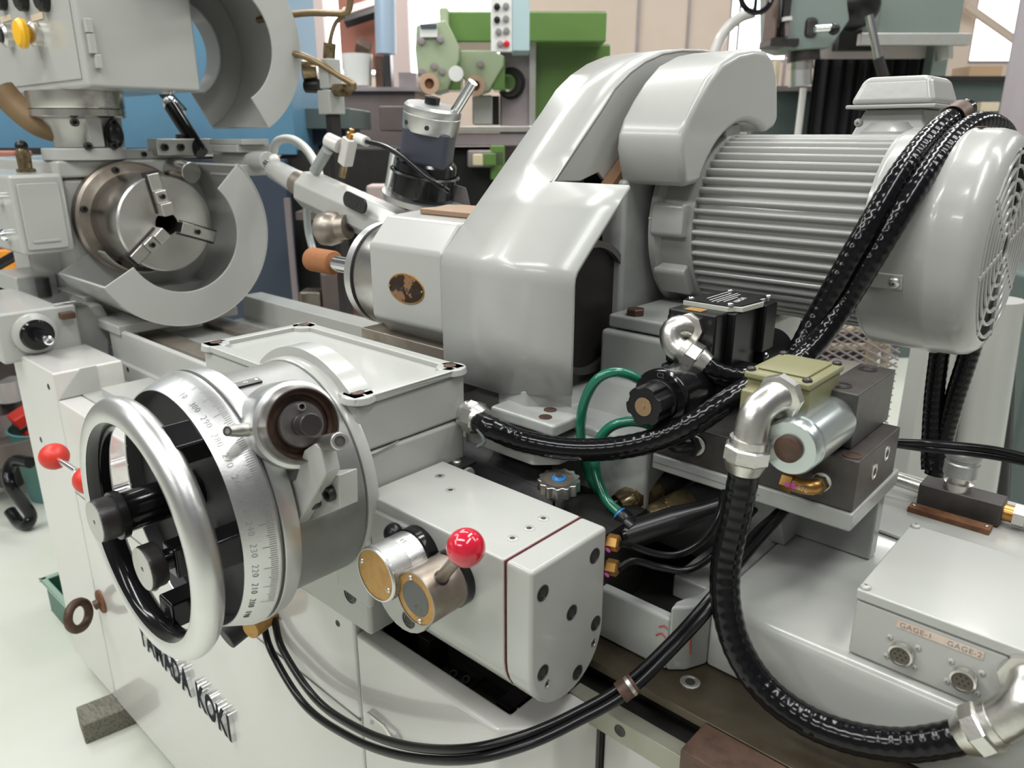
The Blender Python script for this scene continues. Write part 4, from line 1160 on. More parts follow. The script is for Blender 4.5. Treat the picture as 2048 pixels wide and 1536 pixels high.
# terminal head with printed plate
MB().box((-0.5110, 0.872, 1.158), (-0.4410, 0.905, 1.232)).build('terminal_head', BLACK, v1, 0.003)
MB().box((-0.4930, 0.905, 1.150), (-0.4310, 0.975, 1.230)).build('terminal_mid', BLACK, v1, 0.002)
MB().box((-0.4890, 0.975, 1.165), (-0.4210, 1.012, 1.232)).build('terminal_rear', BLACK, v1, 0.003)
MB().pz([(-0.5090, 0.906), (-0.4430, 0.906), (-0.4370, 0.915), (-0.4280, 0.918), (-0.4230, 0.970), (-0.4330, 0.976), (-0.4310, 1.005), (-0.4930, 1.005), (-0.5030, 0.95)], 1.2305, 1.2375).build('plate_gasket', mat('pale_gasket', (0.55, 0.56, 0.50), 0.5), v1, 0.001)
MB().pz([(-0.5080, 0.907), (-0.4440, 0.907), (-0.4380, 0.916), (-0.4300, 0.919), (-0.4250, 0.969), (-0.4350, 0.975), (-0.4330, 1.004), (-0.4920, 1.004), (-0.5020, 0.95)], 1.2375, 1.2395).build('name_plate', BLACK, v1, 0.0004)
text('plate_print', 'NACHI', 0.011, Matrix.Translation((-0.4480, 0.950, 1.2397)) @ Matrix.Rotation(R_(96), 4, 'Z'), WHITEINK, v1, depth=0.0001)
for i, (x, y0, y1) in enumerate(((-0.4590, 0.925, 0.965), (-0.4650, 0.918, 0.985), (-0.4710, 0.915, 0.99), (-0.4780, 0.922, 0.98), (-0.4860, 0.93, 0.99))):
    MB().box((x - 0.0007, y0, 1.2394), (x + 0.0007, y1, 1.2398)).build('print_line', WHITEINK, v1)
MB().box((-0.4910, 0.878, 1.2322), (-0.4660, 0.896, 1.2328)).build('orange_window', BRASSPLATE, v1)
for x, y in ((-0.4430, 0.912), (-0.5010, 0.913), (-0.4290, 0.996), (-0.4860, 0.996)):
    screw(v1, (x, y, 1.2395), (0, 0, 1), 0.0048, 'pan', CHROME)
for u in (-0.504, -0.481, -0.449):
    screw(v1, (u, 0.872, 1.222), (0, -1, 0), 0.0028, 'recess', DARKSTEEL)
screw(v1, (-0.4130, 0.97, 1.165), (0, -1, 0), 0.004, 'pan', CHROME)
# rear ribbed knob behind it
S1b = frame((-0.4510, 0.985, 1.150), (0.15, 1, 0), (1, 0, 0))
MB().lathe([(0, 0), (0.032, 0), (0.032, 0.075), (0.022, 0.077), (0.0, 0.077)], S1b, 40).build('rear_coil', BLACK, v1)

v2 = thing('solenoid_valve', 'brown iron valve with olive junction box and silver solenoid tube', 'valve', (-0.28, 0.87, 1.056))
MB().box((-0.352, 0.803, 1.0565), (-0.226, 0.945, 1.117)).build('manifold', PHOS, v2, 0.002)
MB().box((-0.322, 0.830, 1.1175), (-0.245, 0.958, 1.182)).build('body', PHOS, v2, 0.002)
for y, z in ((0.833, 1.088), (0.872, 1.098)):
    screw(v2, (-0.226, y + 0.03, z - 0.002), (1, 0, 0), 0.0075, 'recess', ZINC)
for y in (0.851, 0.935):
    screw(v2, (-0.270, y, 1.182), (0, 0, 1), 0.0085, 'recess', DARKSTEEL)
MB().lathe([(0.0105, 0.0), (0.0105, 0.0008), (0.008, 0.0008), (0.008, 0.0003), (0, 0.0003)], Matrix.Translation((-0.238, 0.817, 1.117)), 24).build('bolt_well', RUSTDARK, v2)
MB().box((-0.318, 0.875, 1.182), (-0.285, 0.956, 1.1826)).build('nameplate', mat('dull_nameplate', (0.30, 0.27, 0.24), 0.4, 0.5), v2)
S2 = frame((-0.272, 0.832, 1.146), (0, -1, 0), (1, 0, 0))
MB().lathe([(0, 0), (0.0285, 0), (0.0295, 0.008), (0.0295, 0.090), (0.028, 0.091), (0.028, 0.094), (0.0295, 0.095), (0.0295, 0.107), (0.0275, 0.111), (0.016, 0.111), (0, 0.111)], S2, 48).build('solenoid_tube', SILVERPAINT, v2)
MB().lathe([(0, 0.110), (0.0145, 0.110), (0.0145, 0.115), (0.012, 0.1165), (0, 0.1165)], S2, 28).build('tube_cap', RUSTDARK, v2)
# olive junction box
jb = MB().box((-0.344, 0.765, 1.164), (-0.274, 0.853, 1.196)).build('junction_box', OLIVE, v2, 0.002)
MB().box((-0.347, 0.760, 1.1962), (-0.272, 0.858, 1.2055)).build('junction_lid', OLIVE, v2, 0.004, 3)
MB().box((-0.337, 0.774, 1.2055), (-0.282, 0.844, 1.208)).build('lid_panel', OLIVE, v2, 0.0015)
for x, y in ((-0.341, 0.767), (-0.279, 0.767), (-0.341, 0.851), (-0.279, 0.851)):
    screw(v2, (x, y, 1.2055), (0, 0, 1), 0.0052, 'pan', DARKSTEEL)
MB().box((-0.340, 0.742, 1.142), (-0.296, 0.768, 1.190)).build('entry_boss', OLIVE, v2, 0.003)

# brass elbow on the second manifold
be = thing('brass_elbow', 'brass elbow fitting with pink paint dabs on the manifold face', 'pipe fitting', (-0.27, 0.80, 1.08))
MB().lathe([(0, 0), (0.0105, 0), (0.0105, 0.006), (0, 0.006)], frame((-0.262, 0.803, 1.083), (0, -1, 0)), 20).build('washer', WHITEPLASTIC, be)
MB().lathe([(0, 0), (0.0108, 0), (0.0108, 0.008), (0.008, 0.010), (0, 0.010)], frame((-0.262, 0.797, 1.083), (0, -1, 0)), 6).build('hex_base', GREASY, be)
MB().tube(catmull([(-0.262, 0.789, 1.083), (-0.264, 0.781, 1.083), (-0.272, 0.777, 1.083), (-0.285, 0.776, 1.083)], 0.003), 0.0085, 14).build('elbow', BRASS, be)
MB().lathe([(0, 0), (0.011, 0), (0.011, 0.012), (0, 0.012)], frame((-0.283, 0.776, 1.083), (-1, 0, 0)), 6).build('hex_nut', BRASS, be)
text('stamp', '976', 0.008, frame((-0.270, 0.7682, 1.083), (0, -1, 0), (1, 0, 0)), IVORY, be, depth=0.0001)
MB().lathe([(0, 0), (0.0036, 0), (0, 0.0008)], frame((-0.280, 0.7675, 1.0845), (0, -1, 0)), 12).build('pink_dab', PINK, be)
MB().lathe([(0, 0), (0.003, 0), (0, 0.0008)], frame((-0.286, 0.7655, 1.0845), (0, -1, 0)), 12).build('pink_dab', PINK, be)

# ================================================================== CONDUITS, HOSES AND CABLES
# conduit from the gear box to the junction box and up over the motor
h_a = [(-0.69, 0.684, 1.082), (-0.645, 0.668, 1.086), (-0.61, 0.688, 1.072), (-0.554, 0.712, 1.068), (-0.5, 0.735, 1.076), (-0.45, 0.757, 1.095), (-0.409, 0.778, 1.123), (-0.386, 0.805, 1.146), (-0.371, 0.85, 1.161), (-0.36, 0.91, 1.167), (-0.348, 0.965, 1.192), (-0.33, 1.005, 1.244), (-0.306, 1.02, 1.308), (-0.287, 1.045, 1.369), (-0.277, 1.1, 1.417), (-0.269, 1.17, 1.452), (-0.258, 1.23, 1.466), (-0.246, 1.3, 1.455), (-0.242, 1.37, 1.422)]
conduit('conduit_hose', h_a, 0.0148, 'black conduit sweeping from the gear box past the ribbed knob and over the motor', 'black ribbed conduits')
fa = thing('conduit_fitting', 'zinc conduit gland screwed into the gear box side', 'pipe fitting', h_a[0], 'zinc conduit fittings')
gland(fa, Vector((-0.703, 0.68, 1.087)), (1, 0.05, -0.05), 0.0225, 0.036)
MB().tube(catmull([(-0.655, 0.655, 1.085), (-0.646, 0.655, 1.078), (-0.643, 0.655, 1.069), (-0.655, 0.655, 1.06)], 0.003), 0.0025, 8).build('peeled_strip', mat('grey_sealant', (0.16, 0.17, 0.18), 0.5), fa)

# conduit from the black valve up along the motor
h_b = [(-0.45, 0.855, 1.175), (-0.431, 0.862, 1.161), (-0.407, 0.885, 1.153), (-0.386, 0.925, 1.158), (-0.37, 0.96, 1.174), (-0.358, 0.985, 1.22), (-0.338, 1, 1.281), (-0.317, 1.02, 1.346), (-0.305, 1.07, 1.405), (-0.297, 1.15, 1.451), (-0.288, 1.215, 1.475), (-0.286, 1.25, 1.483)]
conduit('conduit_hose', h_b, 0.0148, 'black conduit rising from the black valve elbow to the terminal box', 'black ribbed conduits')
fb_ = thing('conduit_fitting', 'shiny zinc elbow with nuts on the black valve terminal head', 'pipe fitting', (-0.44, 0.86, 1.2), 'zinc conduit fittings')
e0 = Vector((-0.479, 0.873, 1.209))
MB().tube(catmull([e0, (-0.488, 0.862, 1.212), (-0.493, 0.853, 1.205), (-0.486, 0.85, 1.19), (-0.471, 0.851, 1.182)], 0.004), 0.0155, 20).build('elbow', ZINC, fb_)
MB().lathe([(0, 0), (0.021, 0), (0.021, 0.007), (0.019, 0.008), (0, 0.008)], frame(e0 + Vector((0.002, 0, 0.001)), (0, -1, 0)), 8).build('lock_nut', ZINC, fb_)
gland(fb_, (-0.476, 0.851, 1.185), Vector((-0.447, 0.857, 1.171)) - Vector((-0.476, 0.851, 1.185)), 0.0205, 0.040)
# clip that holds the conduits on the motor
cl = thing('conduit_clip', 'rust brown clip holding the conduit on top of the motor', 'clip', (-0.285, 1.2, 1.47))
MB().lathe([(0.0158, -0.014), (0.0172, -0.014), (0.0172, 0.014), (0.0158, 0.014), (0.0158, -0.014)], frame(h_b[10], Vector(h_b[11]) - Vector(h_b[9])), 24).build('band', RUSTDARK, cl)
MB().box((-0.272, 1.175, 1.4575), (-0.245, 1.205, 1.461)).build('foot', RUSTDARK, cl, 0.001)
screw(cl, (-0.262, 1.188, 1.461), (0, 0, 1), 0.006, 'pan', CHROME)

# conduit from the olive box down and round to the right
h_c = [(-0.31, 0.704, 1.125), (-0.31, 0.703, 1.099), (-0.313, 0.7, 1.052), (-0.315, 0.694, 1.005), (-0.306, 0.686, 0.961), (-0.284, 0.68, 0.918), (-0.249, 0.678, 0.887), (-0.206, 0.68, 0.873), (-0.162, 0.685, 0.874), (-0.119, 0.692, 0.887), (-0.088, 0.698, 0.907), (-0.067, 0.704, 0.925)]
conduit('conduit_hose', h_c, 0.0162, 'thick black conduit hanging in a loop in front of the gage box', 'black ribbed conduits')
fc = thing('conduit_fitting', 'big zinc elbow and hex gland on the olive junction box', 'pipe fitting', (-0.33, 0.71, 1.13), 'zinc conduit fittings')
e1 = Vector((-0.295, 0.742, 1.192))
MB().tube(catmull([e1, (-0.301, 0.73, 1.189), (-0.307, 0.715, 1.178), (-0.308, 0.708, 1.161), (-0.308, 0.705, 1.144)], 0.004), 0.0170, 22).build('elbow', ZINC, fc)
MB().lathe([(0, 0), (0.0245, 0), (0.0245, 0.009), (0.0225, 0.010), (0, 0.010)], frame(e1 + Vector((0, 0.004, 0)), (-0.1, -1, -0.1)), 8).build('lock_nut', ZINC, fc)
gland(fc, (-0.308, 0.706, 1.152), Vector((-0.31, 0.704, 1.119)) - Vector((-0.308, 0.706, 1.152)), 0.0235, 0.038)
fd = thing('conduit_fitting', 'zinc elbow and gland at the lower end of the looping conduit', 'pipe fitting', (-0.06, 0.71, 0.93), 'zinc conduit fittings')
gland(fd, (-0.049, 0.708, 0.945), Vector((-0.071, 0.703, 0.921)) - Vector((-0.049, 0.708, 0.945)), 0.0235, 0.036)
MB().tube(catmull([(-0.05, 0.708, 0.944), (-0.041, 0.711, 0.958), (-0.035, 0.716, 0.973), (-0.034, 0.728, 0.983), (-0.036, 0.745, 0.982)], 0.004), 0.0190, 22).build('elbow', ZINC, fd)
MB().lathe([(0, 0), (0.025, 0), (0.025, 0.010), (0, 0.010)], frame((-0.036, 0.737, 0.984), (0.1, -1, 0.05)), 8).build('lock_nut', ZINC, fd)

# pair of cables that loop below the feed unit
ca = [(-0.953, 0.5, 0.736), (-0.922, 0.492, 0.697), (-0.823, 0.482, 0.669), (-0.708, 0.472, 0.694), (-0.601, 0.467, 0.737), (-0.504, 0.472, 0.79), (-0.446, 0.505, 0.821), (-0.409, 0.555, 0.842), (-0.378, 0.605, 0.868), (-0.351, 0.655, 0.912), (-0.327, 0.695, 0.961), (-0.314, 0.765, 0.999), (-0.304, 0.81, 1.024), (-0.304, 0.86, 1.028)]
cb = [(-0.992, 0.5, 0.718), (-0.957, 0.492, 0.674), (-0.852, 0.48, 0.642), (-0.724, 0.47, 0.67), (-0.608, 0.464, 0.719), (-0.5, 0.468, 0.78), (-0.438, 0.5, 0.816), (-0.4, 0.55, 0.84), (-0.368, 0.598, 0.867), (-0.343, 0.65, 0.91), (-0.32, 0.688, 0.959), (-0.323, 0.768, 0.998), (-0.314, 0.815, 1.018), (-0.315, 0.865, 1.023)]
cable('control_cable', ca, 0.0056, 'upper of the two black cables looping below the feed unit', group='looping black cables')
cable('control_cable', cb, 0.0056, 'lower of the two black cables looping below the feed unit', group='looping black cables')
ct = thing('cable_clip', 'brown band holding the two looping cables together', 'clip', (-0.375, 0.6, 0.868))
dv = Vector(ca[9]) - Vector(ca[7])
MB().lathe([(0.0112, -0.010), (0.0122, -0.010), (0.0122, 0.010), (0.0112, 0.010), (0.0112, -0.010)], frame((Vector(ca[8]) + Vector(cb[8])) / 2, dv), 20).build('band', RUSTDARK, ct)
MB().lathe([(0.0122, -0.002), (0.0126, -0.002), (0.0126, 0.002), (0.0122, 0.002), (0.0122, -0.002)], frame((Vector(ca[8]) + Vector(cb[8])) / 2 + dv.normalized() * 0.004, dv), 20).build('glint_ring', ZINC, ct)  # bright ring put on as the silvery highlight of the band

# green air hoses
g1 = [(-0.509, 0.815, 1.144), (-0.52, 0.8, 1.154), (-0.534, 0.785, 1.158), (-0.55, 0.772, 1.148), (-0.563, 0.766, 1.121), (-0.569, 0.764, 1.089), (-0.57, 0.768, 1.055), (-0.564, 0.772, 1.026), (-0.555, 0.775, 1), (-0.543, 0.778, 0.982)]
g2 = [(-0.48, 0.805, 1.09), (-0.49, 0.79, 1.098), (-0.506, 0.78, 1.098), (-0.527, 0.772, 1.087), (-0.54, 0.766, 1.066), (-0.541, 0.76, 1.041), (-0.529, 0.752, 1.018), (-0.509, 0.745, 0.998), (-0.486, 0.74, 0.99)]
cable('air_hose', g1, 0.0068, 'green air hose making the larger loop beside the ribbed knob', 'hose', GREENHOSE, 'green air hoses')
cable('air_hose', g2, 0.0068, 'green air hose in the smaller loop ending in a blue collar', 'hose', GREENHOSE, 'green air hoses')
pf = thing('push_in_elbow', 'black push in elbow with blue collar on the green hose', 'pipe fitting', g2[-1])
pd = Vector((-0.465, 0.737, 0.98)) - Vector(g2[-1])
MB().lathe([(0.0068, 0), (0.0095, 0), (0.0095, 0.004), (0.0068, 0.004)], frame(Vector(g2[-1]) + pd.normalized() * 0.001, pd), 24).build('collar', BLUEPLASTIC, pf)
MB().lathe([(0, 0.004), (0.0112, 0.004), (0.0112, 0.014), (0.0105, 0.016), (0.0112, 0.018), (0.0112, 0.028), (0, 0.028)], frame(g2[-1], pd), 24).build('body', BLACK, pf)
MB().cyl(Vector(g2[-1]) + pd.normalized() * 0.022, (-0.442, 0.78, 0.979), 0.009, 20).build('arm', BLACK, pf)
# second black elbow under the manifold of the first valve
p2 = thing('push_in_elbow', 'black push in elbow with white washer on the first manifold', 'pipe fitting', (-0.44, 0.79, 1.08))
MB().tube(catmull([(-0.418, 0.802, 1.083), (-0.427, 0.785, 1.085), (-0.438, 0.782, 1.086), (-0.459, 0.79, 1.091)], 0.004), 0.0105, 18).build('body', BLACK, p2)
MB().lathe([(0, 0), (0.0125, 0), (0.0125, 0.003), (0, 0.003)], frame((-0.417, 0.8, 1.084), (0, -1, 0)), 24).build('washer', WHITEPLASTIC, p2)
MB().lathe([(0, 0), (0.013, 0), (0.013, 0.007), (0, 0.007)], frame((-0.42, 0.797, 1.084), (0, -1, 0)), 6).build('hex_base', BLACK, p2)
p3 = thing('hex_plug', 'small zinc hex plug on the side of the second manifold', 'pipe fitting', (-0.364, 0.8, 1.122))
MB().lathe([(0, 0), (0.0115, 0), (0.0115, 0.008), (0, 0.009)], frame((-0.348, 0.803, 1.108), (0, -1, 0)), 6).build('plug', ZINC, p3)
MB().lathe([(0, 0), (0.013, 0), (0.013, 0.002), (0, 0.002)], frame((-0.348, 0.8035, 1.108), (0, -1, 0)), 20).build('washer', WHITEPLASTIC, p3)

# greasy hydraulic couplings and black sleeves behind the feed unit
for i, (pa, pb, lab) in enumerate((((-0.515, 0.765, 0.974), (-0.457, 0.9, 1.016), 'greasy brass coupling with black sleeve nearer the gear box'),
                                   ((-0.468, 0.77, 0.968), (-0.408, 0.9, 1.008), 'greasy brass coupling with black sleeve under the valve bracket'))):
    hc = thing('hydraulic_coupling', lab, 'pipe fitting', pa, 'greasy couplings')
    T = frame(pa, Vector(pb) - Vector(pa), (0, 0, 1))
    L = (Vector(pb) - Vector(pa)).length
    MB().lathe([(0, 0), (0.010, 0), (0.010, 0.012), (0, 0.012)], T, 6).build('end_nut', ZINC, hc)
    MB().lathe([(0, 0.010), (0.016, 0.012), (0.019, 0.022), (0.019, 0.032), (0.0175, 0.034), (0.0175, 0.040), (0, 0.04)], T, 24).build('collar', GREASY, hc)
    MB().lathe([(0, 0.038), (0.021, 0.038), (0.021, 0.056), (0, 0.056)], T, 6).build('hex_body', GREASY, hc)
    MB().lathe([(0, 0.056), (0.0195, 0.056), (0.0195, 0.072), (0.0175, 0.076), (0, 0.076)], T, 24).build('rear_collar', GREASY, hc)
    MB().lathe([(0, 0.074), (0.0185, 0.074), (0.0185, L), (0, L)], T, 24).build('sleeve', BLACKMATT, hc)
bt = thing('cable_boot', 'tapered black rubber cable boot in front of the couplings', 'cable boot', (-0.466, 0.74, 0.965))
T = frame((-0.47, 0.735, 0.964), Vector((-0.359, 0.8, 1.028)) - Vector((-0.47, 0.735, 0.964)), (0, 0, 1))
MB().lathe([(0, 0), (0.0185, 0.0), (0.019, 0.004), (0.0185, 0.008), (0.0175, 0.07), (0.0172, 0.072), (0.0115, 0.105), (0.0105, 0.125), (0, 0.125)], T, 28).build('boot', BLACK, bt)
MB().lathe([(0.0193, 0.002), (0.0193, 0.006)], T, 28).build('ring', BLACKGLOSS, bt)
nv = thing('knurled_plug', 'small knurled zinc plug next to the green hose', 'pipe fitting', (-0.514, 0.745, 0.971))
T = frame((-0.523, 0.74, 0.966), Vector((-0.515, 0.78, 0.974)) - Vector((-0.523, 0.74, 0.966)), (0, 0, 1))
MB().lathe([(0, 0), (0.0075, 0), (0.0085, 0.002), (0.0085, 0.010), (0.0065, 0.012), (0.0065, 0.016)], T, 28).build('knurled_cap', KNURL, nv)
MB().lathe([(0, 0.014), (0.0115, 0.014), (0.0115, 0.023), (0, 0.023)], T, 6).build('hex', ZINC, nv)

# silver valve hand knob
vk = thing('valve_hand_knob', 'small silver lobed valve knob behind the feed unit', 'knob', (-0.544, 0.7, 0.996))
kc = Vector((-0.553, 0.7, 1.023))
lob = []
for i in range(72):
    a = 2 * PI * i / 72
    lob.append(((0.0262 + 0.0019 * math.cos(13 * a)) * math.cos(a), (0.0262 + 0.0019 * math.cos(13 * a)) * math.sin(a)))
KT = frame(kc, (0.05, -0.1, 1), (1, 0, 0))
MB().prism(lob, -0.008, 0.008, KT).build('lobed_rim', ZINC, vk, 0.0025, 3, smooth=50)
MB().lathe([(0.0195, 0.0082), (0.016, 0.0086), (0, 0.0086)], KT, 32).build('dished_top', OLDSTEEL, vk)
MB().lathe([(0, 0.0086), (0.009, 0.0086), (0.009, 0.0098), (0, 0.0098)], KT, 24).build('blue_disc', BLUEPLASTIC, vk)
MB().lathe([(0, 0.0095), (0.0055, 0.0095), (0.0055, 0.0125), (0, 0.013)], KT, 6).build('centre_nut', ZINC, vk)
MB().lathe([(0, -0.008), (0.0115, -0.008), (0.0115, -0.020), (0.007, -0.022), (0.007, -0.045), (0, -0.045)], KT, 12).build('stem', ZINC, vk)

# brass nuts and thin lubrication pipes at the feed unit's end
for i, (pn, lab) in enumerate((((-0.430, 0.640, 1.012), 'upper brass nut with pink dab on the feed unit end'), ((-0.430, 0.640, 0.980), 'lower brass nut with pink dab on the feed unit end'))):
    nt_ = thing('brass_nut', lab, 'pipe fitting', pn, 'brass nuts on the feed unit')
    MB().lathe([(0, -0.004), (0.0095, -0.004), (0.0095, 0.008), (0.007, 0.010), (0, 0.010)], frame(Vector(pn) + Vector((0.002, 0, 0)), (1, 0.25, 0.05)), 6).build('nut', BRASS, nt_)
    MB().lathe([(0, 0), (0.0035, 0), (0, 0.001)], frame(Vector(pn) + Vector((0.003, -0.0085, -0.006)), (0, -1, -0.3)), 10).build('pink_dab', PINK, nt_)
l1 = [(-0.420, 0.643, 1.012), (-0.415, 0.66, 1.004), (-0.395, 0.68, 0.993), (-0.377, 0.7, 0.99), (-0.365, 0.73, 0.998), (-0.362, 0.76, 1.016), (-0.374, 0.8, 1.033), (-0.38, 0.83, 1.055)]
l2 = [(-0.420, 0.643, 0.980), (-0.413, 0.665, 0.983), (-0.39, 0.685, 0.975), (-0.365, 0.705, 0.972), (-0.351, 0.735, 0.983), (-0.348, 0.78, 0.997), (-0.35, 0.84, 1.003)]
cable('lubrication_pipe', l1, 0.0042, 'thin black pipe rising from the upper brass nut', 'pipe', CABLE, 'thin black lubrication pipes')
cable('lubrication_pipe', l2, 0.0042, 'thin black pipe running back from the lower brass nut', 'pipe', CABLE, 'thin black lubrication pipes')

# leather way wiper and small parts between gear box and bracket
ww = thing('way_wiper', 'black leather way wiper strip behind the feed unit', 'way cover', (-0.64, 0.72, 0.98))
q = [Vector(p) for p in ((-0.778, 0.735, 1.021), (-0.593, 0.735, 1.03), (-0.561, 0.7, 1.008), (-0.741, 0.7, 1.012))]
off = Vector((0, -0.004, -0.006))
MB().add(q + [p + off for p in q], [(0, 1, 2, 3), (7, 6, 5, 4), (0, 4, 5, 1), (1, 5, 6, 2), (2, 6, 7, 3), (3, 7, 4, 0)]).build('strip', LEATHER, ww, 0.002)
q = [Vector(p) for p in ((-0.741, 0.7, 1.012), (-0.561, 0.7, 1.008), (-0.553, 0.69, 0.997), (-0.731, 0.69, 1.003))]
MB().add(q + [p + off for p in q], [(0, 1, 2, 3), (7, 6, 5, 4), (0, 4, 5, 1), (1, 5, 6, 2), (2, 6, 7, 3), (3, 7, 4, 0)]).build('folded_edge', LEATHER, ww, 0.002)
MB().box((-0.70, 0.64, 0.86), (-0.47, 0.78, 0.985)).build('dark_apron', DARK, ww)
MB().box((-0.66, 0.655, 1.0), (-0.535, 0.662, 1.004)).build('slide_strip', OLDSTEEL, ww, 0.0005)
cs = thing('cable_saddle', 'small black saddle plate with a brass screw on the tray', 'clip', (-0.653, 0.763, 1.06))
MB().box((-0.655, 0.715, 1.058), (-0.615, 0.733, 1.061), None).build('plate', BLACKMATT, cs, 0.001)
screw(cs, (-0.635, 0.724, 1.061), (0, 0, 1), 0.006, 'hex', BRASS)
ts = thing('tray_shelf', 'cream shelf of the tray under the gear box conduit', 'tray', (-0.64, 0.73, 1.0))
MB().pz([(-0.715, 0.69), (-0.59, 0.69), (-0.565, 0.715), (-0.56, 0.79), (-0.715, 0.79)], 1.040, 1.058).build('shelf', PAINT, ts, 0.003)
MB().cyl((-0.700, 0.655, 1.012), (-0.672, 0.655, 1.012), 0.012, 20).build('grey_stub', PAINT, ts, 0.002)
MB().box((-0.700, 0.64, 1.024), (-0.675, 0.672, 1.028)).build('stub_plate', BLACKMATT, ts, 0.001)
screw(ts, (-0.690, 0.650, 1.028), (0, 0, 1), 0.0065, 'pan', ZINC)

# needle valve, fittings and cables on the right
nd = thing('needle_valve', 'grey needle valve with knurled knob on the slide housing', 'valve', (-0.19, 1.16, 0.937))
MB().box((-0.235, 1.135, 0.9375), (-0.13, 1.175, 0.972)).build('body', PHOS, nd, 0.003)
NT = Matrix.Translation((-0.19, 1.155, 0))
MB().lathe([(0, 0.97), (0.019, 0.97), (0.019, 0.982), (0.014, 0.984), (0.014, 0.99), (0.020, 0.992), (0.0205, 1.005)], NT, 28).build('stem', ZINC, nd)
MB().lathe([(0, 0.994), (0.0225, 0.994), (0.0225, 1.012), (0.021, 1.014), (0.021, 1.018), (0.0238, 1.020), (0.0238, 1.028), (0.022, 1.031), (0.005, 1.031), (0.004, 1.0325), (0, 1.0325)], NT, 40).build('knob', KNURL, nd)
T = frame((-0.13, 1.155, 0.955), (1, 0.02, 0), (0, 0, 1))
MB().lathe([(0, 0), (0.012, 0), (0.012, 0.014), (0, 0.014)], T, 20).build('thread', BRASS, nd)
MB().lathe([(0, 0.012), (0.016, 0.012), (0.016, 0.026), (0, 0.026)], T, 6).build('hex_adapter', ZINC, nd)
MB().lathe([(0, 0.026), (0.010, 0.026), (0.010, 0.034), (0.0175, 0.034), (0.0175, 0.058), (0.013, 0.06), (0.013, 0.075), (0.017, 0.077), (0.017, 0.12), (0, 0.12)], T, 6).build('union_nut', BRASS, nd)
MB().cyl((-0.235, 1.155, 0.958), (-0.30, 1.155, 0.962), 0.010, 16).build('inlet_pipe', ZINC, nd)
rb = [(-0.248, 1.02, 1.068), (-0.219, 1.05, 1.065), (-0.175, 1.06, 1.07), (-0.136, 1.05, 1.078), (-0.092, 1.03, 1.085)]
rc = [(-0.247, 1.02, 1.065), (-0.218, 1.05, 1.058), (-0.174, 1.06, 1.062), (-0.134, 1.05, 1.07), (-0.091, 1.03, 1.079)]
cable('sensor_cable', rb, 0.005, 'upper black cable crossing to the right in front of the needle valve knob', group='black cables at right')
cable('sensor_cable', rc, 0.005, 'lower black cable crossing to the right in front of the needle valve knob', group='black cables at right')
for i, (pp, lab) in enumerate((([(-0.308, 1.44, 1.148), (-0.304, 1.44, 1.096), (-0.299, 1.44, 1.005), (-0.287, 1.43, 0.916), (-0.279, 1.42, 0.883)], 'left of two black conduits hanging below the motor fan cover'),
                               ([(-0.256, 1.44, 1.174), (-0.258, 1.44, 1.113), (-0.267, 1.44, 1.022), (-0.273, 1.44, 0.936), (-0.275, 1.43, 0.871)], 'right of two black conduits hanging below the motor fan cover'))):
    conduit('conduit_hose', pp, 0.0165, lab, 'black ribbed conduits')

# ================================================================== DRESSING ARM behind the spindle head
da = thing('wheel_dresser', 'grey eight sided dressing arm with pale nozzle pointing at the chuck', 'dressing arm', (-1.5, 1.12, 1.0))
A0 = Vector((-1.679, 1.1, 1.323))
A1 = Vector((-1.333, 1.1, 1.247))
AT = frame(A0, A1 - A0, (0, 0, 1)) @ Matrix.Rotation(R_(22.5), 4, 'Z')
AL = (A1 - A0).length
MB().lathe([(0, 0), (0.046, 0), (0.048, 0.004), (0.048, AL + 0.1), (0, AL + 0.1)], AT, 8).build('arm', GUARD, da, 0.003, smooth=20)
N0 = Vector((-1.836, 1.1, 1.367))
NT_ = frame(N0, A0 - N0, (0, 0, 1))
NL = (A0 - N0).length
MB().lathe([(0, 0), (0.022, 0.0), (0.026, 0.006), (0.030, NL * 0.72), (0, NL * 0.72)], NT_, 28).build('nozzle', PAINT, da)
MB().lathe([(0, NL * 0.7), (0.031, NL * 0.7), (0.031, NL + 0.01), (0, NL + 0.01)], NT_, 28).build('brown_sleeve', OLDSTEEL, da)
MB().lathe([(0.032, NL - 0.004), (0.040, NL - 0.004), (0.040, NL + 0.004)], NT_, 28).build('ring', GUARD, da)
MB().cyl(N0 + Vector((-0.03, 0, 0.012)), N0 + Vector((0.005, 0, 0.002)), 0.010, 16).build('diamond_tip', CHROME, da)
MB().sphere(N0 + Vector((0.012, 0, 0.022)), 0.015, 16).build('nozzle_screw', COVER, da)
pl = frame(Vector((-1.424, 1.053, 1.307)), (-0.05, -1, 0.12), A1 - A0)
MB().prism(rrect(-0.045, -0.017, 0.045, 0.017, 0.0165), 0, 0.006, pl).build('oval_plate', BLACKMATT, da, 0.001)
for u in (-0.018, 0.004, 0.022):
    screw(da, pl @ Vector((u, -0.003, 0.006)), (0, -1, 0.1), 0.0055, 'recess', DARKSTEEL)
B0 = Vector((-1.349, 1.12, 1.235))
MB().px([(1.02, 1.08), (1.02, 1.22), (1.06, 1.262), (1.18, 1.262), (1.20, 1.22), (1.20, 1.08)], -1.36, -1.16).build('pivot_block', GUARD, da, 0.008, 3)
MB().box((-1.34, 1.04, 0.90), (-1.18, 1.18, 1.082)).build('pivot_post', GUARD, da, 0.006)
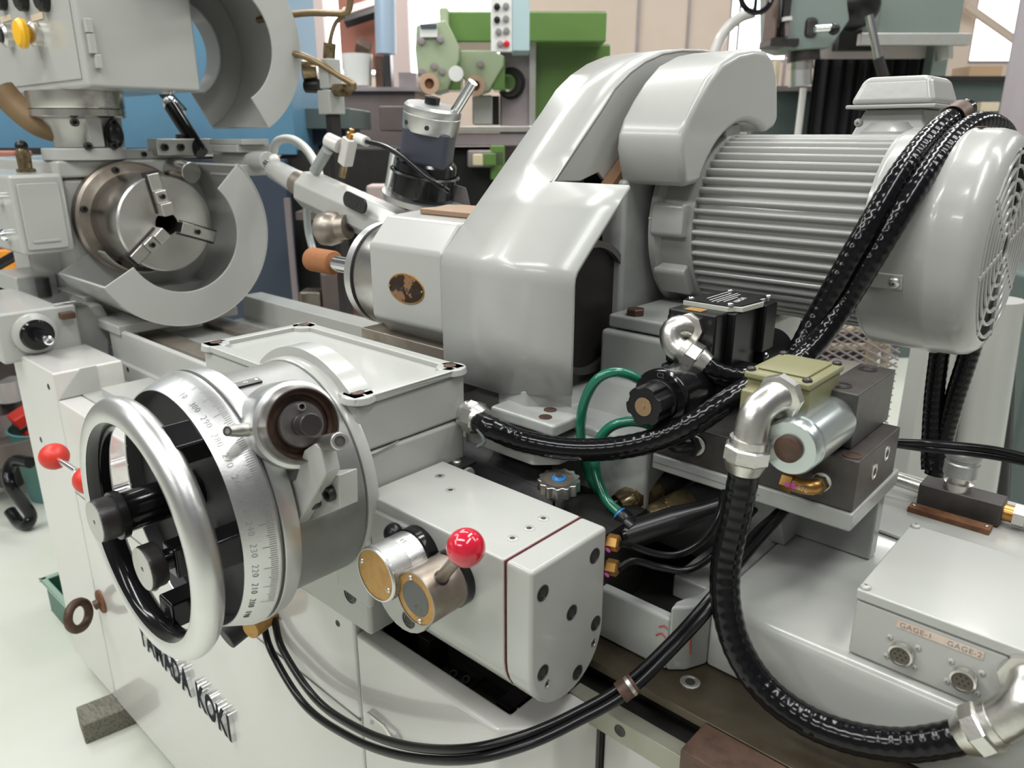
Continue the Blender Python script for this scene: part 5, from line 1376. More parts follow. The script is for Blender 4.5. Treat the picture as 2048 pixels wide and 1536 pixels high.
# drive unit on top of the arm
du = thing('dresser_drive', 'dark round dresser drive with silver cap and lever', 'drive unit', (-1.3, 1.14, 1.314))
D0 = Vector((-1.303, 1.14, 1.312))
D1 = Vector((-1.256, 1.14, 1.505))
dd = (D1 - D0).normalized()
DT = frame(D0, dd, (1, 0, 0))
MB().lathe([(0, 0), (0.088, 0), (0.088, 0.012), (0, 0.012)], DT, 48).build('flange', ALU, du)
MB().lathe([(0, 0.012), (0.070, 0.012), (0.071, 0.02), (0.066, 0.085), (0.060, 0.09), (0, 0.09)], DT, 40).build('lower_drum', BLACKGLOSS, du)
MB().prism(rrect(-0.050, -0.050, 0.050, 0.050, 0.012), 0.085, 0.155, DT @ Matrix.Rotation(R_(35), 4, 'Z')).build('square_body', mat('slate_blue_plastic', (0.055, 0.060, 0.085), 0.4), du, 0.002)
MB().lathe([(0, 0.150), (0.058, 0.150), (0.060, 0.155), (0.0605, 0.183), (0.0595, 0.184), (0.0605, 0.186), (0.060, 0.198), (0.055, 0.203), (0, 0.205)], DT, 48).build('silver_cap', ALU, du)
MB().lathe([(0, 0.203), (0.016, 0.203), (0.016, 0.218), (0, 0.220)], DT @ Matrix.Translation((-0.005, 0.0, 0)), 20).build('black_button', BLACK, du)
MB().cyl(DT @ Vector((0.045, 0.02, 0.20)), DT @ Vector((0.075, 0.03, 0.265)), 0.0105, 16).build('lever', CHROME, du)
MB().cyl(DT @ Vector((-0.075, -0.03, 0.012)), DT @ Vector((-0.068, -0.03, 0.10)), 0.012, 16).build('stud', CHROME, du)
for a in (200, 260, 310):
    screw(du, DT @ Vector((0.0605 * math.cos(R_(a)), 0.0605 * math.sin(R_(a)), 0.165)), (math.cos(R_(a)), math.sin(R_(a)), 0), 0.004, 'recess', DARKSTEEL)
MB().lathe([(0.072, 0.060), (0.076, 0.062), (0.072, 0.066)], DT, 40).build('cable_band', BLACK, du)
hx = thing('hexagon_fitting', 'dark hexagonal fitting to the right of the dresser drive', 'pipe fitting', (-1.268, 1.2, 1.307))
MB().lathe([(0, 0), (0.045, 0), (0.045, 0.03), (0, 0.032)], frame((-1.268, 1.2, 1.301), (0.5, -0.6, 0.3)), 6).build('cap', PHOS, hx, 0.002)
MB().cyl((-1.268, 1.2, 1.301), Vector((-1.268, 1.2, 1.301)) + Vector((0, 0.02, -0.25)), 0.03, 16).build('stem', PHOS, hx)
wk = thing('dresser_crank', 'dark steel ball crank behind the spindle nose', 'crank', (-1.537, 1.05, 1.244))
MB().lathe([(0, -0.035), (0.022, -0.034), (0.036, -0.022), (0.040, 0.0), (0.036, 0.02), (0.028, 0.028), (0.028, 0.05), (0, 0.05)], frame((-1.513, 1.04, 1.244), (0.8, 0.3, 0.1)), 28).build('ball', OLDSTEEL, wk)
MB().cyl((-1.523, 1.04, 1.243), (-1.466, 1.07, 1.253), 0.014, 16).build('rod', DARKSTEEL, wk)
# sensor head and its lead
sn = thing('coolant_sensor', 'small pale sensor block with yellow tip above the dressing arm', 'sensor', (-1.549, 1.12, 1.383))
T = frame((-1.549, 1.12, 1.383), Vector((-1.516, 1.12, 1.455)) - Vector((-1.549, 1.12, 1.383)), (0, -1, 0))
MB().box((-0.014, -0.014, 0.0), (0.014, 0.014, 0.066), T).build('block', COVER, sn, 0.004)
MB().lathe([(0, 0.066), (0.010, 0.066), (0.010, 0.078), (0.006, 0.080), (0.006, 0.088), (0, 0.09)], T, 16).build('yellow_tip', BRASS, sn)
MB().lathe([(0, 0), (0.010, 0), (0.010, -0.03), (0, -0.03)], T, 12).build('stem', GREASY, sn)
MB().cyl((-1.584, 1.1, 1.439), (-1.55, 1.11, 1.426), 0.018, 20).build('round_head', COVER, sn, 0.002)
MB().cyl((-1.481, 1.11, 1.444), (-1.435, 1.1, 1.436), 0.011, 16).build('cable_nose', WHITEPLASTIC, sn)
cable('sensor_lead', [(-1.435, 1.1, 1.436), (-1.359, 1.09, 1.426), (-1.27, 1.07, 1.403), (-1.198, 1.06, 1.373), (-1.166, 1.07, 1.353), (-1.176, 1.1, 1.341)], 0.0055, 'black lead running from the sensor round the dresser drive')
th = MB().tube(catmull([(-1.572, 1.09, 1.417), (-1.606, 1.09, 1.388), (-1.63, 1.09, 1.367)], 0.01), 0.014, 12).build('clear_strip', mat('clear_grey_tube', (0.42, 0.45, 0.44), 0.2, trans=0.3))
tag(th, 'short clear strip hanging under the sensor head', 'strip')
tb = MB().tube(catmull([(-1.717, 1.12, 1.299), (-1.726, 1.12, 1.255), (-1.724, 1.12, 1.204), (-1.689, 1.11, 1.157), (-1.61, 1.08, 1.125)], 0.008), 0.0095, 12).build('clear_tube', MATS['clear_grey_tube'])
tag(tb, 'curved clear coolant tube hanging under the dressing arm', 'hose')
wh_ = MB().tube(catmull([(-2.248, 1.35, 1.382), (-2.216, 1.35, 1.428), (-2.139, 1.35, 1.438), (-2.062, 1.35, 1.413), (-1.981, 1.33, 1.366), (-1.922, 1.3, 1.327)], 0.01), 0.013, 14).build('white_hose', WHITEPLASTIC)
tag(wh_, 'white hose arching behind the chuck guard hinge', 'hose')

# coolant pipes
PIPE = mat('brown_copper_pipe', (0.26, 0.19, 0.11), 0.35, 0.7, var=0.4, vscale=30)
cp = thing('coolant_pipe_stand', 'coolant manifold with two bent copper pipes in front of the open guard', 'pipe stand', (-1.863, 1.3, 1.502))
MB().tube(catmull([(-2.039, 1.22, 1.747), (-1.961, 1.24, 1.752), (-1.866, 1.27, 1.754), (-1.763, 1.29, 1.745), (-1.74, 1.3, 1.752), (-1.726, 1.3, 1.785)], 0.01), 0.0085, 12).build('upper_pipe', PIPE, cp)
MB().tube(catmull([(-1.959, 1.22, 1.662), (-1.882, 1.24, 1.651), (-1.838, 1.27, 1.629), (-1.77, 1.29, 1.593), (-1.74, 1.3, 1.577), (-1.741, 1.3, 1.567), (-1.776, 1.3, 1.562)], 0.006), 0.0085, 12).build('lower_pipe', PIPE, cp)
MB().tube(catmull([(-1.756, 1.3, 1.742), (-1.796, 1.3, 1.728), (-1.82, 1.3, 1.7), (-1.83, 1.3, 1.674)], 0.006), 0.0055, 12).build('riser_pipe', PIPE, cp)
c0 = Vector((-1.838, 1.3, 1.643))
MB().cyl(c0, Vector((-1.829, 1.3, 1.681)), 0.016, 6).build('compression_nut', GREASY, cp)
MB().box((c0.x - 0.022, 1.278, c0.z - 0.075), (c0.x + 0.022, 1.322, c0.z)).build('manifold_top', PAINT, cp, 0.004)
MB().box((c0.x - 0.032, 1.275, c0.z - 0.14), (c0.x + 0.025, 1.325, c0.z - 0.078)).build('manifold_bottom', PAINT, cp, 0.004)
MB().cyl((-1.825, 1.3, 1.564), (-1.767, 1.3, 1.562), 0.018, 6).build('outlet_nut', GREASY, cp)
MB().cyl((-1.921, 1.27, 1.618), (-1.895, 1.3, 1.618), 0.026, 20).build('brown_valve_knob', GREASY, cp, 0.003)
MB().cyl((-1.925, 1.28, 1.578), (-1.888, 1.3, 1.577), 0.018, 16).build('black_cock', BLACK, cp)
MB().box((c0.x - 0.015, 1.285, 0.9), (c0.x + 0.015, 1.315, c0.z - 0.14)).build('stand_post', DARKSTEEL, cp, 0.003)

# ================================================================== WORKSHOP BEHIND (built along the aisle)
def ab(p, q, depth):
    b = MB(AISLE)
    return b.box((min(p[0], q[0]), p[1], min(p[2], q[2])), (max(p[0], q[0]), p[1] + depth, max(p[2], q[2])))
def acyl(p, q, r, n=20):
    return MB(AISLE).cyl(p, q, r, n)
def athing(name, label, cat, p, group=None):
    return thing(name, label, cat, AISLE @ Vector((p[0], p[1], 0)), group)
BLUE = mat('workshop_blue_paint', (0.10, 0.235, 0.36), 0.4, var=0.3, vscale=3)
NAVY = mat('navy_grey_paint', (0.050, 0.065, 0.10), 0.45)
GREEN = mat('leaf_green_machine_paint', (0.115, 0.215, 0.055), 0.25, var=0.2, vscale=4, coat=0.3)
PALEGREEN = mat('pale_green_machine_paint', (0.34, 0.40, 0.26), 0.4)
SLATE = mat('slate_green_paint', (0.10, 0.13, 0.125), 0.4, var=0.2, vscale=4)
GREYGREEN = mat('grey_green_mill_paint', (0.20, 0.245, 0.225), 0.35)
MAUVE = mat('mauve_grey_iron', (0.33, 0.285, 0.30), 0.4, 0.3, var=0.4, vscale=6)
BROWNIRON = mat('brown_grey_iron', (0.19, 0.155, 0.15), 0.5, 0.3, var=0.5, vscale=8)
BEIGE = mat('beige_wall_board', (0.62, 0.51, 0.43), 0.7, var=0.3, vscale=1.5)
TERRA = mat('terracotta_sheet', (0.34, 0.13, 0.09), 0.6, var=0.3, vscale=4)
CREAM = mat('cream_plastic', (0.62, 0.55, 0.36), 0.55, var=0.3, vscale=25)
DAYLIGHT = mat('daylit_window_pane', (0.94, 0.97, 1.0), 0.3, emit=9.0)
ORANGE = mat('orange_plastic', (0.75, 0.30, 0.02), 0.5, var=0.5, vscale=30, dark=(0.35, 0.12, 0.02))

# far wall with three daylit windows
WV = 7.0
wl = MB(AISLE)
def wall_piece(u0, u1, z0, z1, y=WV, t=0.15):
    wl.box((u0, y, z0), (u1, y + t, z1))
a0 = (-2.0504, 7, 1.9178)
a1 = (-0.0576, 7, 2.7396)
b0 = (1.8217, 7, 2.0365)
b1 = (2.5331, 7, 2.7396)
c0_ = (3.8796, 7, 2.0247)
c1_ = (4.507, 7, 2.7396)
wall_piece(-8, a0[0], 0, 3.6)
wall_piece(a0[0], a1[0], 0, a0[2])
wall_piece(a0[0], a1[0], a1[2], 3.6)
wall_piece(a1[0], b0[0], 0, 3.6)
wall_piece(b0[0], b1[0], 0, b0[2])
wall_piece(b0[0], b1[0], b1[2], 3.6)
wall_piece(b1[0], c0_[0], 0, 3.6)
wall_piece(c0_[0], c1_[0], 0, c0_[2])
wall_piece(c0_[0], c1_[0], c1_[2], 3.6)
wall_piece(c1_[0], 9, 0, 3.6)
wf = struct(wl.build('wall_far', BEIGE), 'beige boarded workshop wall')
PALEWALL = mat('pale_workshop_wall', (0.55, 0.54, 0.52), 0.7)
struct(MB(AISLE).box((-8.2, -6.5, 0), (-8.05, 7.1, 3.6)).build('wall_left', PALEWALL), 'pale left workshop wall')
struct(MB(AISLE).box((9.05, -6.5, 0), (9.2, 7.1, 3.6)).build('wall_right', PALEWALL), 'pale right workshop wall')
struct(MB(AISLE).box((-8.05, -6.6, 0), (9.05, -6.45, 3.6)).build('wall_near', PALEWALL), 'pale near workshop wall')
for i, (p, q) in enumerate(((a0, a1), (b0, b1), (c0_, c1_))):
    wn = MB(AISLE)
    wn.box((p[0], WV + 0.09, p[2]), (q[0], WV + 0.10, q[2]))
    o = struct(wn.build('window_%d' % (i + 1), DAYLIGHT), 'bright daylit window pane')
    fr = MB(AISLE)
    wd = q[0] - p[0]
    fr.box((p[0], WV + 0.03, p[2] - 0.03), (q[0], WV + 0.08, p[2] + 0.03)).box((p[0], WV + 0.03, q[2] - 0.03), (q[0], WV + 0.08, q[2] + 0.03))
    for k in range(3 if i == 0 else 2):
        x = p[0] + wd * (k / (2.0 if i == 0 else 1.0))
        fr.box((x - 0.025, WV + 0.025, p[2]), (x + 0.025, WV + 0.085, q[2]))
    fr.build('window_frame', MAUVE, o)
for k, px0 in enumerate(range(0, 6)):
    x = -1.0 + k * 0.9
    o = struct(MB(AISLE).box((1.05 + k * 0.42, WV - 0.02, 0), (1.07 + k * 0.42, WV, 3.6)).build('trim_%d' % (k + 1), MAUVE))
# diagonal brace across the right window and timber posts
br = MB(AISLE)
p = Vector((3.7201, 6.9, 2.4645))
q = Vector((4.185, 6.9, 2.2011))
br.tube([p, q], 0.035, 8)
tag(br.build('roof_brace', BEIGE), 'pinkish diagonal brace in front of the right window', 'brace')
PINKTIMBER = mat('pink_grey_timber', (0.52, 0.42, 0.40), 0.7)
pa_, pb_ = (-1.8288, 6.6, 0.927), (-1.4889, 6.6, 2.6659)
tag(ab((pa_[0], pa_[1], 0), pb_, 0.12).build('timber_post', PINKTIMBER), 'pinkish timber post between the bright windows', 'post', 'timber posts')
pa_, pb_ = (-0.9695, 6.6, 0.927), (-0.822, 6.6, 2.6659)
tag(ab((pa_[0], pa_[1], 0), pb_, 0.12).build('timber_post', PINKTIMBER), 'narrow pale post left of the green milling machine', 'post', 'timber posts')
# terracotta sheet with dark beam and stack below
tc_ = athing('hanging_sheet', 'terracotta coloured sheet hanging under a dark beam', 'sheet', (-1.0302, 5.6, 1.9975))
ab((-1.161, 5.6, 1.8718), (-0.8651, 5.6, 2.4227), 0.03).build('sheet', TERRA, tc_)
bm2 = MB(AISLE)
bm2.tube([Vector((-1.0976, 5.5, 2.1933)), Vector((-0.8142, 5.5, 2.2735))], 0.05, 4)
bm2.build('pale_beam', mat('pale_pink_beam', (0.65, 0.5, 0.47), 0.5), tc_)
bm3 = MB(AISLE)
bm3.tube([Vector((-1.0903, 5.45, 2.148)), Vector((-0.8087, 5.45, 2.2278))], 0.035, 4)
bm3.build('dark_beam', DARKSTEEL, tc_)
tag(MB(AISLE).tube([Vector((-1.0075, 5.4, 2.0139)), Vector((-0.9281, 5.4, 1.9779))], 0.05, 4).build('hanging_box', RUSTDARK), 'small dark box hanging in front of the terracotta sheet', 'box')
dc = athing('air_duct', 'pale blue round air duct beside the terracotta sheet', 'duct', (-0.7568, 5, 2.0493))
acyl((-0.7637, 5, 1.9165), (-0.7519, 5, 2.3711), 0.062, 24).build('duct', mat('pale_blue_duct', (0.42, 0.53, 0.66), 0.3, 0.3), dc)
tag(MB(AISLE).lathe([(0, 0), (0.085, 0), (0.10, 0.19), (0.095, 0.19), (0.08, 0.01), (0, 0.01)], Matrix.Translation(Vector((-0.9982, 5.3, 1.7528))), 24).build('white_bucket', WHITEPLASTIC), 'white bucket on the bench below the terracotta sheet', 'bucket')
bn = athing('work_bench', 'brown bench with clutter below the windows', 'bench', (-1.0492, 5.2, 1.5115))
ab((-1.5173, 5.2, 1.3568), (-0.6196, 5.2, 1.7292), 0.6).build('cabinet', BROWNIRON, bn)
ab((-1.5321, 5.15, 1.7147), (-0.5816, 5.15, 1.7383), 0.7).build('top', MAUVE, bn)
tag(ab((-1.3672, 5.25, 1.7319), (-1.2701, 5.25, 1.8158), 0.12).build('white_box', WHITEPLASTIC), 'small white box on the far bench under the post', 'box')
tag(ab((-1.2382, 5.25, 1.7319), (-1.144, 5.25, 1.7859), 0.12).build('iron_block', BROWNIRON), 'low iron block on the far bench beside the coolant stand', 'block')
tag(ab((-0.8771, 5.25, 1.7319), (-0.8279, 5.25, 1.9281), 0.12).build('rust_bar', RUSTDARK), 'rust brown upright bar on the far bench below the duct', 'bar')
tag(ab((-0.819, 5.25, 1.7319), (-0.776, 5.25, 1.9486), 0.12).build('dark_bar', DARKSTEEL), 'dark upright bar on the far bench below the duct', 'bar')
tag(ab((-0.7287, 5.25, 1.7319), (-0.6152, 5.25, 1.8306), 0.12).build('grey_carton', MAUVE), 'mauve grey carton on the far bench beside the narrow post', 'carton')

# blue cabinet behind the headstock
bc = athing('blue_machine_cabinet', 'large blue machine cabinet behind the chuck and control box', 'cabinet', (-1.6383, 3.3, 1.1885))
p, q = (-3.0026, 3.3, 1.371), (-0.8974, 3.3, 2.1607)
ab(p, q, 0.5).build('upper_panel', BLUE, bc, 0.004)
q2 = (-0.9372, 3.3, 1.355)
ab((p[0], 3.25, 0), (q2[0], 3.25, q2[2]), 0.5).build('lower_cabinet', NAVY, bc, 0.004)
ab((-2.467, 3.2, 1.3772), (-1.2547, 3.2, 1.4003), 0.05).build('dark_ledge', DARKSTEEL, bc)
acyl((-1.3561, 3.1, 1.6395), (-1.2661, 3.1, 1.5322), 0.022).build('black_lever', BLACK, bc)
acyl((-1.2692, 3.1, 1.5376), (-1.264, 3.1, 1.5049), 0.014).build('lever_tip', ZINC, bc)
# items on a cluttered trolley at the far left
tr = athing('parts_trolley', 'cluttered parts trolley at the left edge behind the headstock', 'trolley', (-1.9511, 2.75, 1.0566))
ab((-2.2372, 2.75, 0.9202), (-1.7449, 2.75, 0.9698), 0.3).build('shelf', ZINC, tr)
ab((-2.2265, 2.7, 0.8104), (-1.7894, 2.7, 0.9026), 0.2).build('black_drawer', BLACKMATT, tr, 0.004)
ab(((-2.2489, 2.75, 0.8738)[0], 2.80, 0), ((-2.1754, 2.75, 0.8738)[0], 2.80, 1.0), 0.05).build('frame', SLATE, tr)
tag(ab((-1.8922, 2.8, 0.9574), (-1.7703, 2.8, 1.0495), 0.12).build('orange_box', ORANGE, None, 0.008, 3), 'orange yellow plastic box at the left edge below the oil box', 'box')
tag(ab((-1.9261, 2.82, 1.0503), (-1.8161, 2.82, 1.0832), 0.12).build('red_tool', RED, None, 0.008, 3), 'red tool lying on the orange box', 'tool')
tag(ab((-1.948, 2.84, 1.0952), (-1.8345, 2.84, 1.1262), 0.12).build('white_tray', WHITEPLASTIC, None, 0.008, 3), 'bright white tray at the left edge above the red tool', 'tray')
tag(ab((-1.9355, 2.84, 1.1533), (-1.8271, 2.84, 1.2161), 0.12).build('white_carton', WHITEPLASTIC, None, 0.008, 3), 'bright white carton at the left edge beside the oil gauges', 'carton')
tag(ab((-1.9784, 2.9, 1.2238), (-1.8208, 2.9, 1.3945), 0.12).build('terracotta_casing', TERRA, None, 0.008, 3), 'terracotta coloured casing at the left edge beside the oil cup', 'casing')

bar = MB(AISLE).tube([Vector((-1.7223, 2.5, 1.0267)), Vector((-1.5937, 2.5, 1.0924))], 0.016, 10)
tag(bar.build('black_bar', BLACK), 'black bar sloping across the orange box at the left edge', 'bar')

# dark green machine table behind the guard
gt_ = athing('green_machine_table', 'dark green machine table behind the open chuck guard', 'machine table', (-0.8386, 3.5, 1.4708))
ab((-0.9649, 3.5, 1.4749), (-0.7016, 3.5, 1.5611), 0.5).build('table_edge', SLATE, gt_, 0.004)
ab((-0.9806, 3.6, 1.4071), (-0.75, 3.6, 1.4756), 0.35).build('under_slide', NAVY, gt_)
ab(((-0.9866, 3.7, 1.3837)[0], 3.7, 0), (-0.8221, 3.7, 1.4059), 0.25).build('knee', NAVY, gt_)

# heap of blurred parts and dark shelf behind the dressing arm
sf_ = athing('steel_shelf', 'dark steel shelf with rusty parts behind the dressing arm', 'shelf', (-0.6388, 3, 0.9816))
ab((-0.8731, 3, 0.7393), (-0.3911, 3, 0.7641), 0.3).build('lower_board', BROWNIRON, sf_)
ab((-0.838, 3, 1.1366), (-0.3751, 3, 1.167), 0.3).build('upper_board', BROWNIRON, sf_)
ab(((-0.9663, 3.32, 0.6635)[0], 3.32, 0), (-0.405, 3.32, 1.3905), 0.02).build('back_sheet', DARK, sf_)
ab(((-0.8731, 3, 0.7393)[0], 2.98, 0), ((-0.8529, 3, 0.7393)[0], 2.98, 1.22), 0.02).build('upright', MAUVE, sf_)
ab(((-0.5639, 3, 0.7393)[0], 2.98, 0), ((-0.5498, 3, 0.7393)[0], 2.98, 1.22), 0.02).build('upright', MAUVE, sf_)
tag(ab((-0.8202, 3.03, 1.1642), (-0.7626, 3.03, 1.225), 0.1).build('iron_block', BROWNIRON, None, 0.012, 2), 'dark brown block, leftmost on the upper board of the dark shelf', 'block', 'parts on the dark shelf')
tag(ab((-0.7616, 3.03, 1.1642), (-0.6781, 3.03, 1.2664), 0.1).build('flat_bar', MAUVE, None, 0.012, 2), 'mauve grey bar, second from the left on the upper board of the dark shelf', 'bar', 'parts on the dark shelf')
tag(ab((-0.6757, 3.03, 1.1642), (-0.6297, 3.03, 1.2099), 0.1).build('parts_box', TERRA, None, 0.012, 2), 'terracotta red box, third from the left on the upper board of the dark shelf', 'box', 'parts on the dark shelf')
tag(ab((-0.6249, 3.03, 1.1642), (-0.5659, 3.03, 1.2364), 0.1).build('bearing_housing', DARKSTEEL, None, 0.012, 2), 'black housing, fourth from the left on the upper board of the dark shelf', 'housing', 'parts on the dark shelf')
tag(ab((-0.5663, 3.03, 1.1642), (-0.4926, 3.03, 1.2664), 0.1).build('iron_block', PINKTIMBER, None, 0.012, 2), 'pale pinkish block, fifth from the left on the upper board of the dark shelf', 'block', 'parts on the dark shelf')
tag(ab((-0.4902, 3.03, 1.1642), (-0.4093, 3.03, 1.2269), 0.1).build('flat_bar', PHOS, None, 0.012, 2), 'charcoal brown bar, sixth from the left on the upper board of the dark shelf', 'bar', 'parts on the dark shelf')
tag(ab((-0.8634, 3.03, 0.7573), (-0.7748, 3.03, 0.8479), 0.1).build('parts_box', OLDSTEEL, None, 0.012, 2), 'stained steel box, leftmost on the lower board of the dark shelf', 'box', 'parts on the dark shelf')
tag(ab((-0.7717, 3.03, 0.7573), (-0.6947, 3.03, 0.9249), 0.1).build('bearing_housing', BROWNIRON, None, 0.012, 2), 'dark brown housing, second from the left on the lower board of the dark shelf', 'housing', 'parts on the dark shelf')
tag(ab((-0.7045, 3.03, 0.7573), (-0.6536, 3.03, 0.85), 0.1).build('iron_block', MAUVE, None, 0.012, 2), 'mauve grey block, third from the left on the lower board of the dark shelf', 'block', 'parts on the dark shelf')
tag(ab((-0.6496, 3.03, 0.7573), (-0.6, 3.03, 0.8683), 0.1).build('flat_bar', TERRA, None, 0.012, 2), 'terracotta red bar, fourth from the left on the lower board of the dark shelf', 'bar', 'parts on the dark shelf')
tag(ab((-0.6048, 3.03, 0.7573), (-0.5404, 3.03, 0.8906), 0.1).build('parts_box', DARKSTEEL, None, 0.012, 2), 'black box, fifth from the left on the lower board of the dark shelf', 'box', 'parts on the dark shelf')

# ------------------------------------------------------------------ green horizontal milling machine
gm = athing('green_milling_machine', 'leaf green horizontal milling machine with two arbor brackets', 'milling machine', (0.1465, 4.2, 1.4997))
ab((-0.3364, 4.1, 1.8872), (0.467, 4.1, 2.0263), 0.45).build('overarm', GREEN, gm, 0.01)
ab((-0.3521, 4.05, 1.8729), (-0.3087, 4.05, 2.0367), 0.5).build('overarm_end', PALEGREEN, gm, 0.01)
ab(((0.1149, 4.35, 1.372)[0], 4.35, 0), (0.5201, 4.35, 1.9043), 0.6).build('column', GREEN, gm, 0.01)
ab(((-0.0649, 4.3, 1.3729)[0], 4.3, 0.3), (0.1041, 4.3, 1.8704), 0.5).build('column_face', MAUVE, gm, 0.01)
ab(((0.0915, 4.28, 1.3733)[0], 4.28, 0.3), (0.1241, 4.28, 1.8875), 0.05).build('way_strip', ZINC, gm)
b1_ = MB(AISLE)
P1 = [(-0.4547, 3.95, 1.9451), (-0.312, 3.95, 1.9666), (-0.253, 3.95, 1.8537), (-0.2543, 3.95, 1.792), (-0.3131, 3.95, 1.6576), (-0.3792, 3.95, 1.6394), (-0.4561, 3.95, 1.7252), (-0.4637, 3.95, 1.8362)]
b1_.prism([(a[0], a[2]) for a in P1], 3.95, 4.15, Matrix(((1, 0, 0, 0), (0, 0, 1, 0), (0, 1, 0, 0), (0, 0, 0, 1))))
b1_.build('arbor_bracket', PALEGREEN, gm, 0.008)
b2_ = MB(AISLE)
P2 = [(-0.2672, 4.05, 1.8459), (-0.0956, 4.05, 1.8459), (-0.0393, 4.05, 1.8188), (-0.0394, 4.05, 1.7779), (-0.1145, 4.05, 1.6582), (-0.1845, 4.05, 1.6395), (-0.2524, 4.05, 1.7322)]
b2_.prism([(a[0], a[2]) for a in P2], 4.05, 4.22, Matrix(((1, 0, 0, 0), (0, 0, 1, 0), (0, 1, 0, 0), (0, 0, 0, 1))))
b2_.build('arbor_bracket', PALEGREEN, gm, 0.008)
for p, q in (((-0.322, 3.97, 1.6586), (-0.2496, 3.97, 1.8492)), ((-0.0973, 4.06, 1.6634), (-0.0345, 4.06, 1.8197))):
    ab(p, q, 0.22).build('bracket_side', GREEN, gm, 0.006)
for c in ((-0.4047, 3.93, 1.6835), (-0.1879, 4.03, 1.6802)):
    MB(AISLE).lathe([(0.024, 0), (0.048, 0), (0.048, 0.03), (0.024, 0.03), (0.024, 0)], frame(c, (0.35, -1, 0)), 28).build('bronze_bush', mat('pale_bronze', (0.62, 0.42, 0.30), 0.4, 0.4), gm)
    MB(AISLE).lathe([(0, 0.01), (0.024, 0.01), (0.024, 0.02)], frame(c, (0.35, -1, 0)), 20).build('bush_bore', RUST, gm)
for c in ((-0.3742, 3.94, 1.7646), (-0.1573, 4.04, 1.7817), (-0.4325, 3.94, 1.8745), (-0.3419, 3.94, 1.8832), (-0.3365, 3.94, 1.7423), (-0.4351, 3.94, 1.7401)):
    MB(AISLE).lathe([(0, 0), (0.018, 0), (0.016, 0.012), (0, 0.014)], frame(c, (0.2, -1, 0)), 16).build('bolt_head', MAUVE, gm)
ab((-0.4355, 3.93, 1.8908), (-0.3533, 3.93, 1.9469), 0.04).build('maker_plate', WHITEPLASTIC, gm)
ab((-0.4306, 3.92, 1.9285), (-0.3547, 3.92, 1.9456), 0.02).build('plate_band', NAVY, gm)
cs_ = (-0.0052, 4.28, 1.7068)
MB(AISLE).lathe([(0.030, 0.02), (0.040, 0.05), (0.062, 0.05), (0.066, 0.03), (0.066, 0.0), (0.08, 0.0)], frame(cs_, (-0.35, -1, 0)), 32).build('spindle_nose', DARKSTEEL, gm)
MB(AISLE).lathe([(0, 0.03), (0.03, 0.03), (0.033, 0.05), (0.042, 0.052)], frame(cs_, (-0.35, -1, 0)), 28).build('spindle_ring', CHROME, gm)
ab((-0.3347, 4, 1.4642), (0.1271, 4, 1.4926), 0.6).build('table_top', ZINC, gm, 0.004)
ab((-0.3382, 4.02, 1.3972), (0.1281, 4.02, 1.4595), 0.55).build('table', MAUVE, gm, 0.006)
ab((-0.6757, 4.1, 1.4695), (-0.3016, 4.1, 1.5897), 0.5).build('table_wing', BROWNIRON, gm, 0.006)
ab(((-0.895, 4.1, 0.4788)[0], 4.1, 0), (-0.0361, 4.1, 1.3863), 0.6).build('knee', DARK, gm, 0.01)
ab((-0.2254, 4, 1.2935), (-0.0352, 4, 1.3783), 0.1).build('slide_panel', MAUVE, gm, 0.01)
ab((-0.1475, 3.95, 1.3027), (-0.0796, 3.95, 1.3649), 0.06).build('green_switch', GREEN, gm, 0.008)
ab((-0.197, 3.94, 1.3031), (-0.1439, 3.94, 1.3604), 0.06).build('cream_switch', CREAM, gm, 0.008)
ab((-0.3708, 3.95, 1.1073), (-0.2472, 3.95, 1.1911), 0.1).build('green_knob_box', GREEN, gm, 0.01)
ab((-0.112, 4, 1.2323), (-0.0351, 4, 1.4023), 0.05).build('green_cover', GREEN, gm, 0.01)
ab((-0.2066, 4.2, 1.4997), (-0.1008, 4.2, 1.6466), 0.1).build('arbor_stub', ALUCAST, gm, 0.01)
ab((-0.1025, 4.22, 1.4999), (-0.0676, 4.22, 1.6426), 0.1).build('black_strip', BLACK, gm)
tag(acyl((-0.2668, 3.9, 1.7261), (-0.264, 3.86, 1.7255), 0.035, 20).build('arm_lamp', WHITEPLASTIC), 'small white lamp head between the two arbor brackets', 'lamp')
pp_ = athing('push_button_pendant', 'white push button pendant hanging in front of the green milling machine', 'control pendant', (-0.0089, 3.7, 1.8935))
ab((-0.0941, 3.7, 1.8035), (0, 3.7, 2.1122), 0.02).build('front_panel', WHITEPLASTIC, pp_, 0.004)
ab((0, 3.705, 1.8081), (0.0785, 3.705, 2.1131), 0.2).build('side_panel', mat('pale_blue_box', (0.42, 0.55, 0.58), 0.35), pp_, 0.004)
MB(AISLE).lathe([(0, 0), (0.014, 0), (0.014, 0.012), (0, 0.016)], frame((-0.0661, 3.7, 1.986), (0, -1, 0)), 14).build('push_button', BLACK, pp_)
MB(AISLE).lathe([(0, 0), (0.014, 0), (0.014, 0.012), (0, 0.016)], frame((-0.0264, 3.7, 1.988), (0, -1, 0)), 14).build('push_button', GREYINK, pp_)
MB(AISLE).lathe([(0, 0), (0.014, 0), (0.014, 0.012), (0, 0.016)], frame((-0.0664, 3.7, 1.9339), (0, -1, 0)), 14).build('push_button', BLACK, pp_)
MB(AISLE).lathe([(0, 0), (0.014, 0), (0.014, 0.012), (0, 0.016)], frame((-0.0266, 3.7, 1.938), (0, -1, 0)), 14).build('push_button', GREYINK, pp_)
MB(AISLE).lathe([(0, 0), (0.014, 0), (0.014, 0.012), (0, 0.016)], frame((-0.06, 3.7, 1.8854), (0, -1, 0)), 14).build('push_button', GREYINK, pp_)
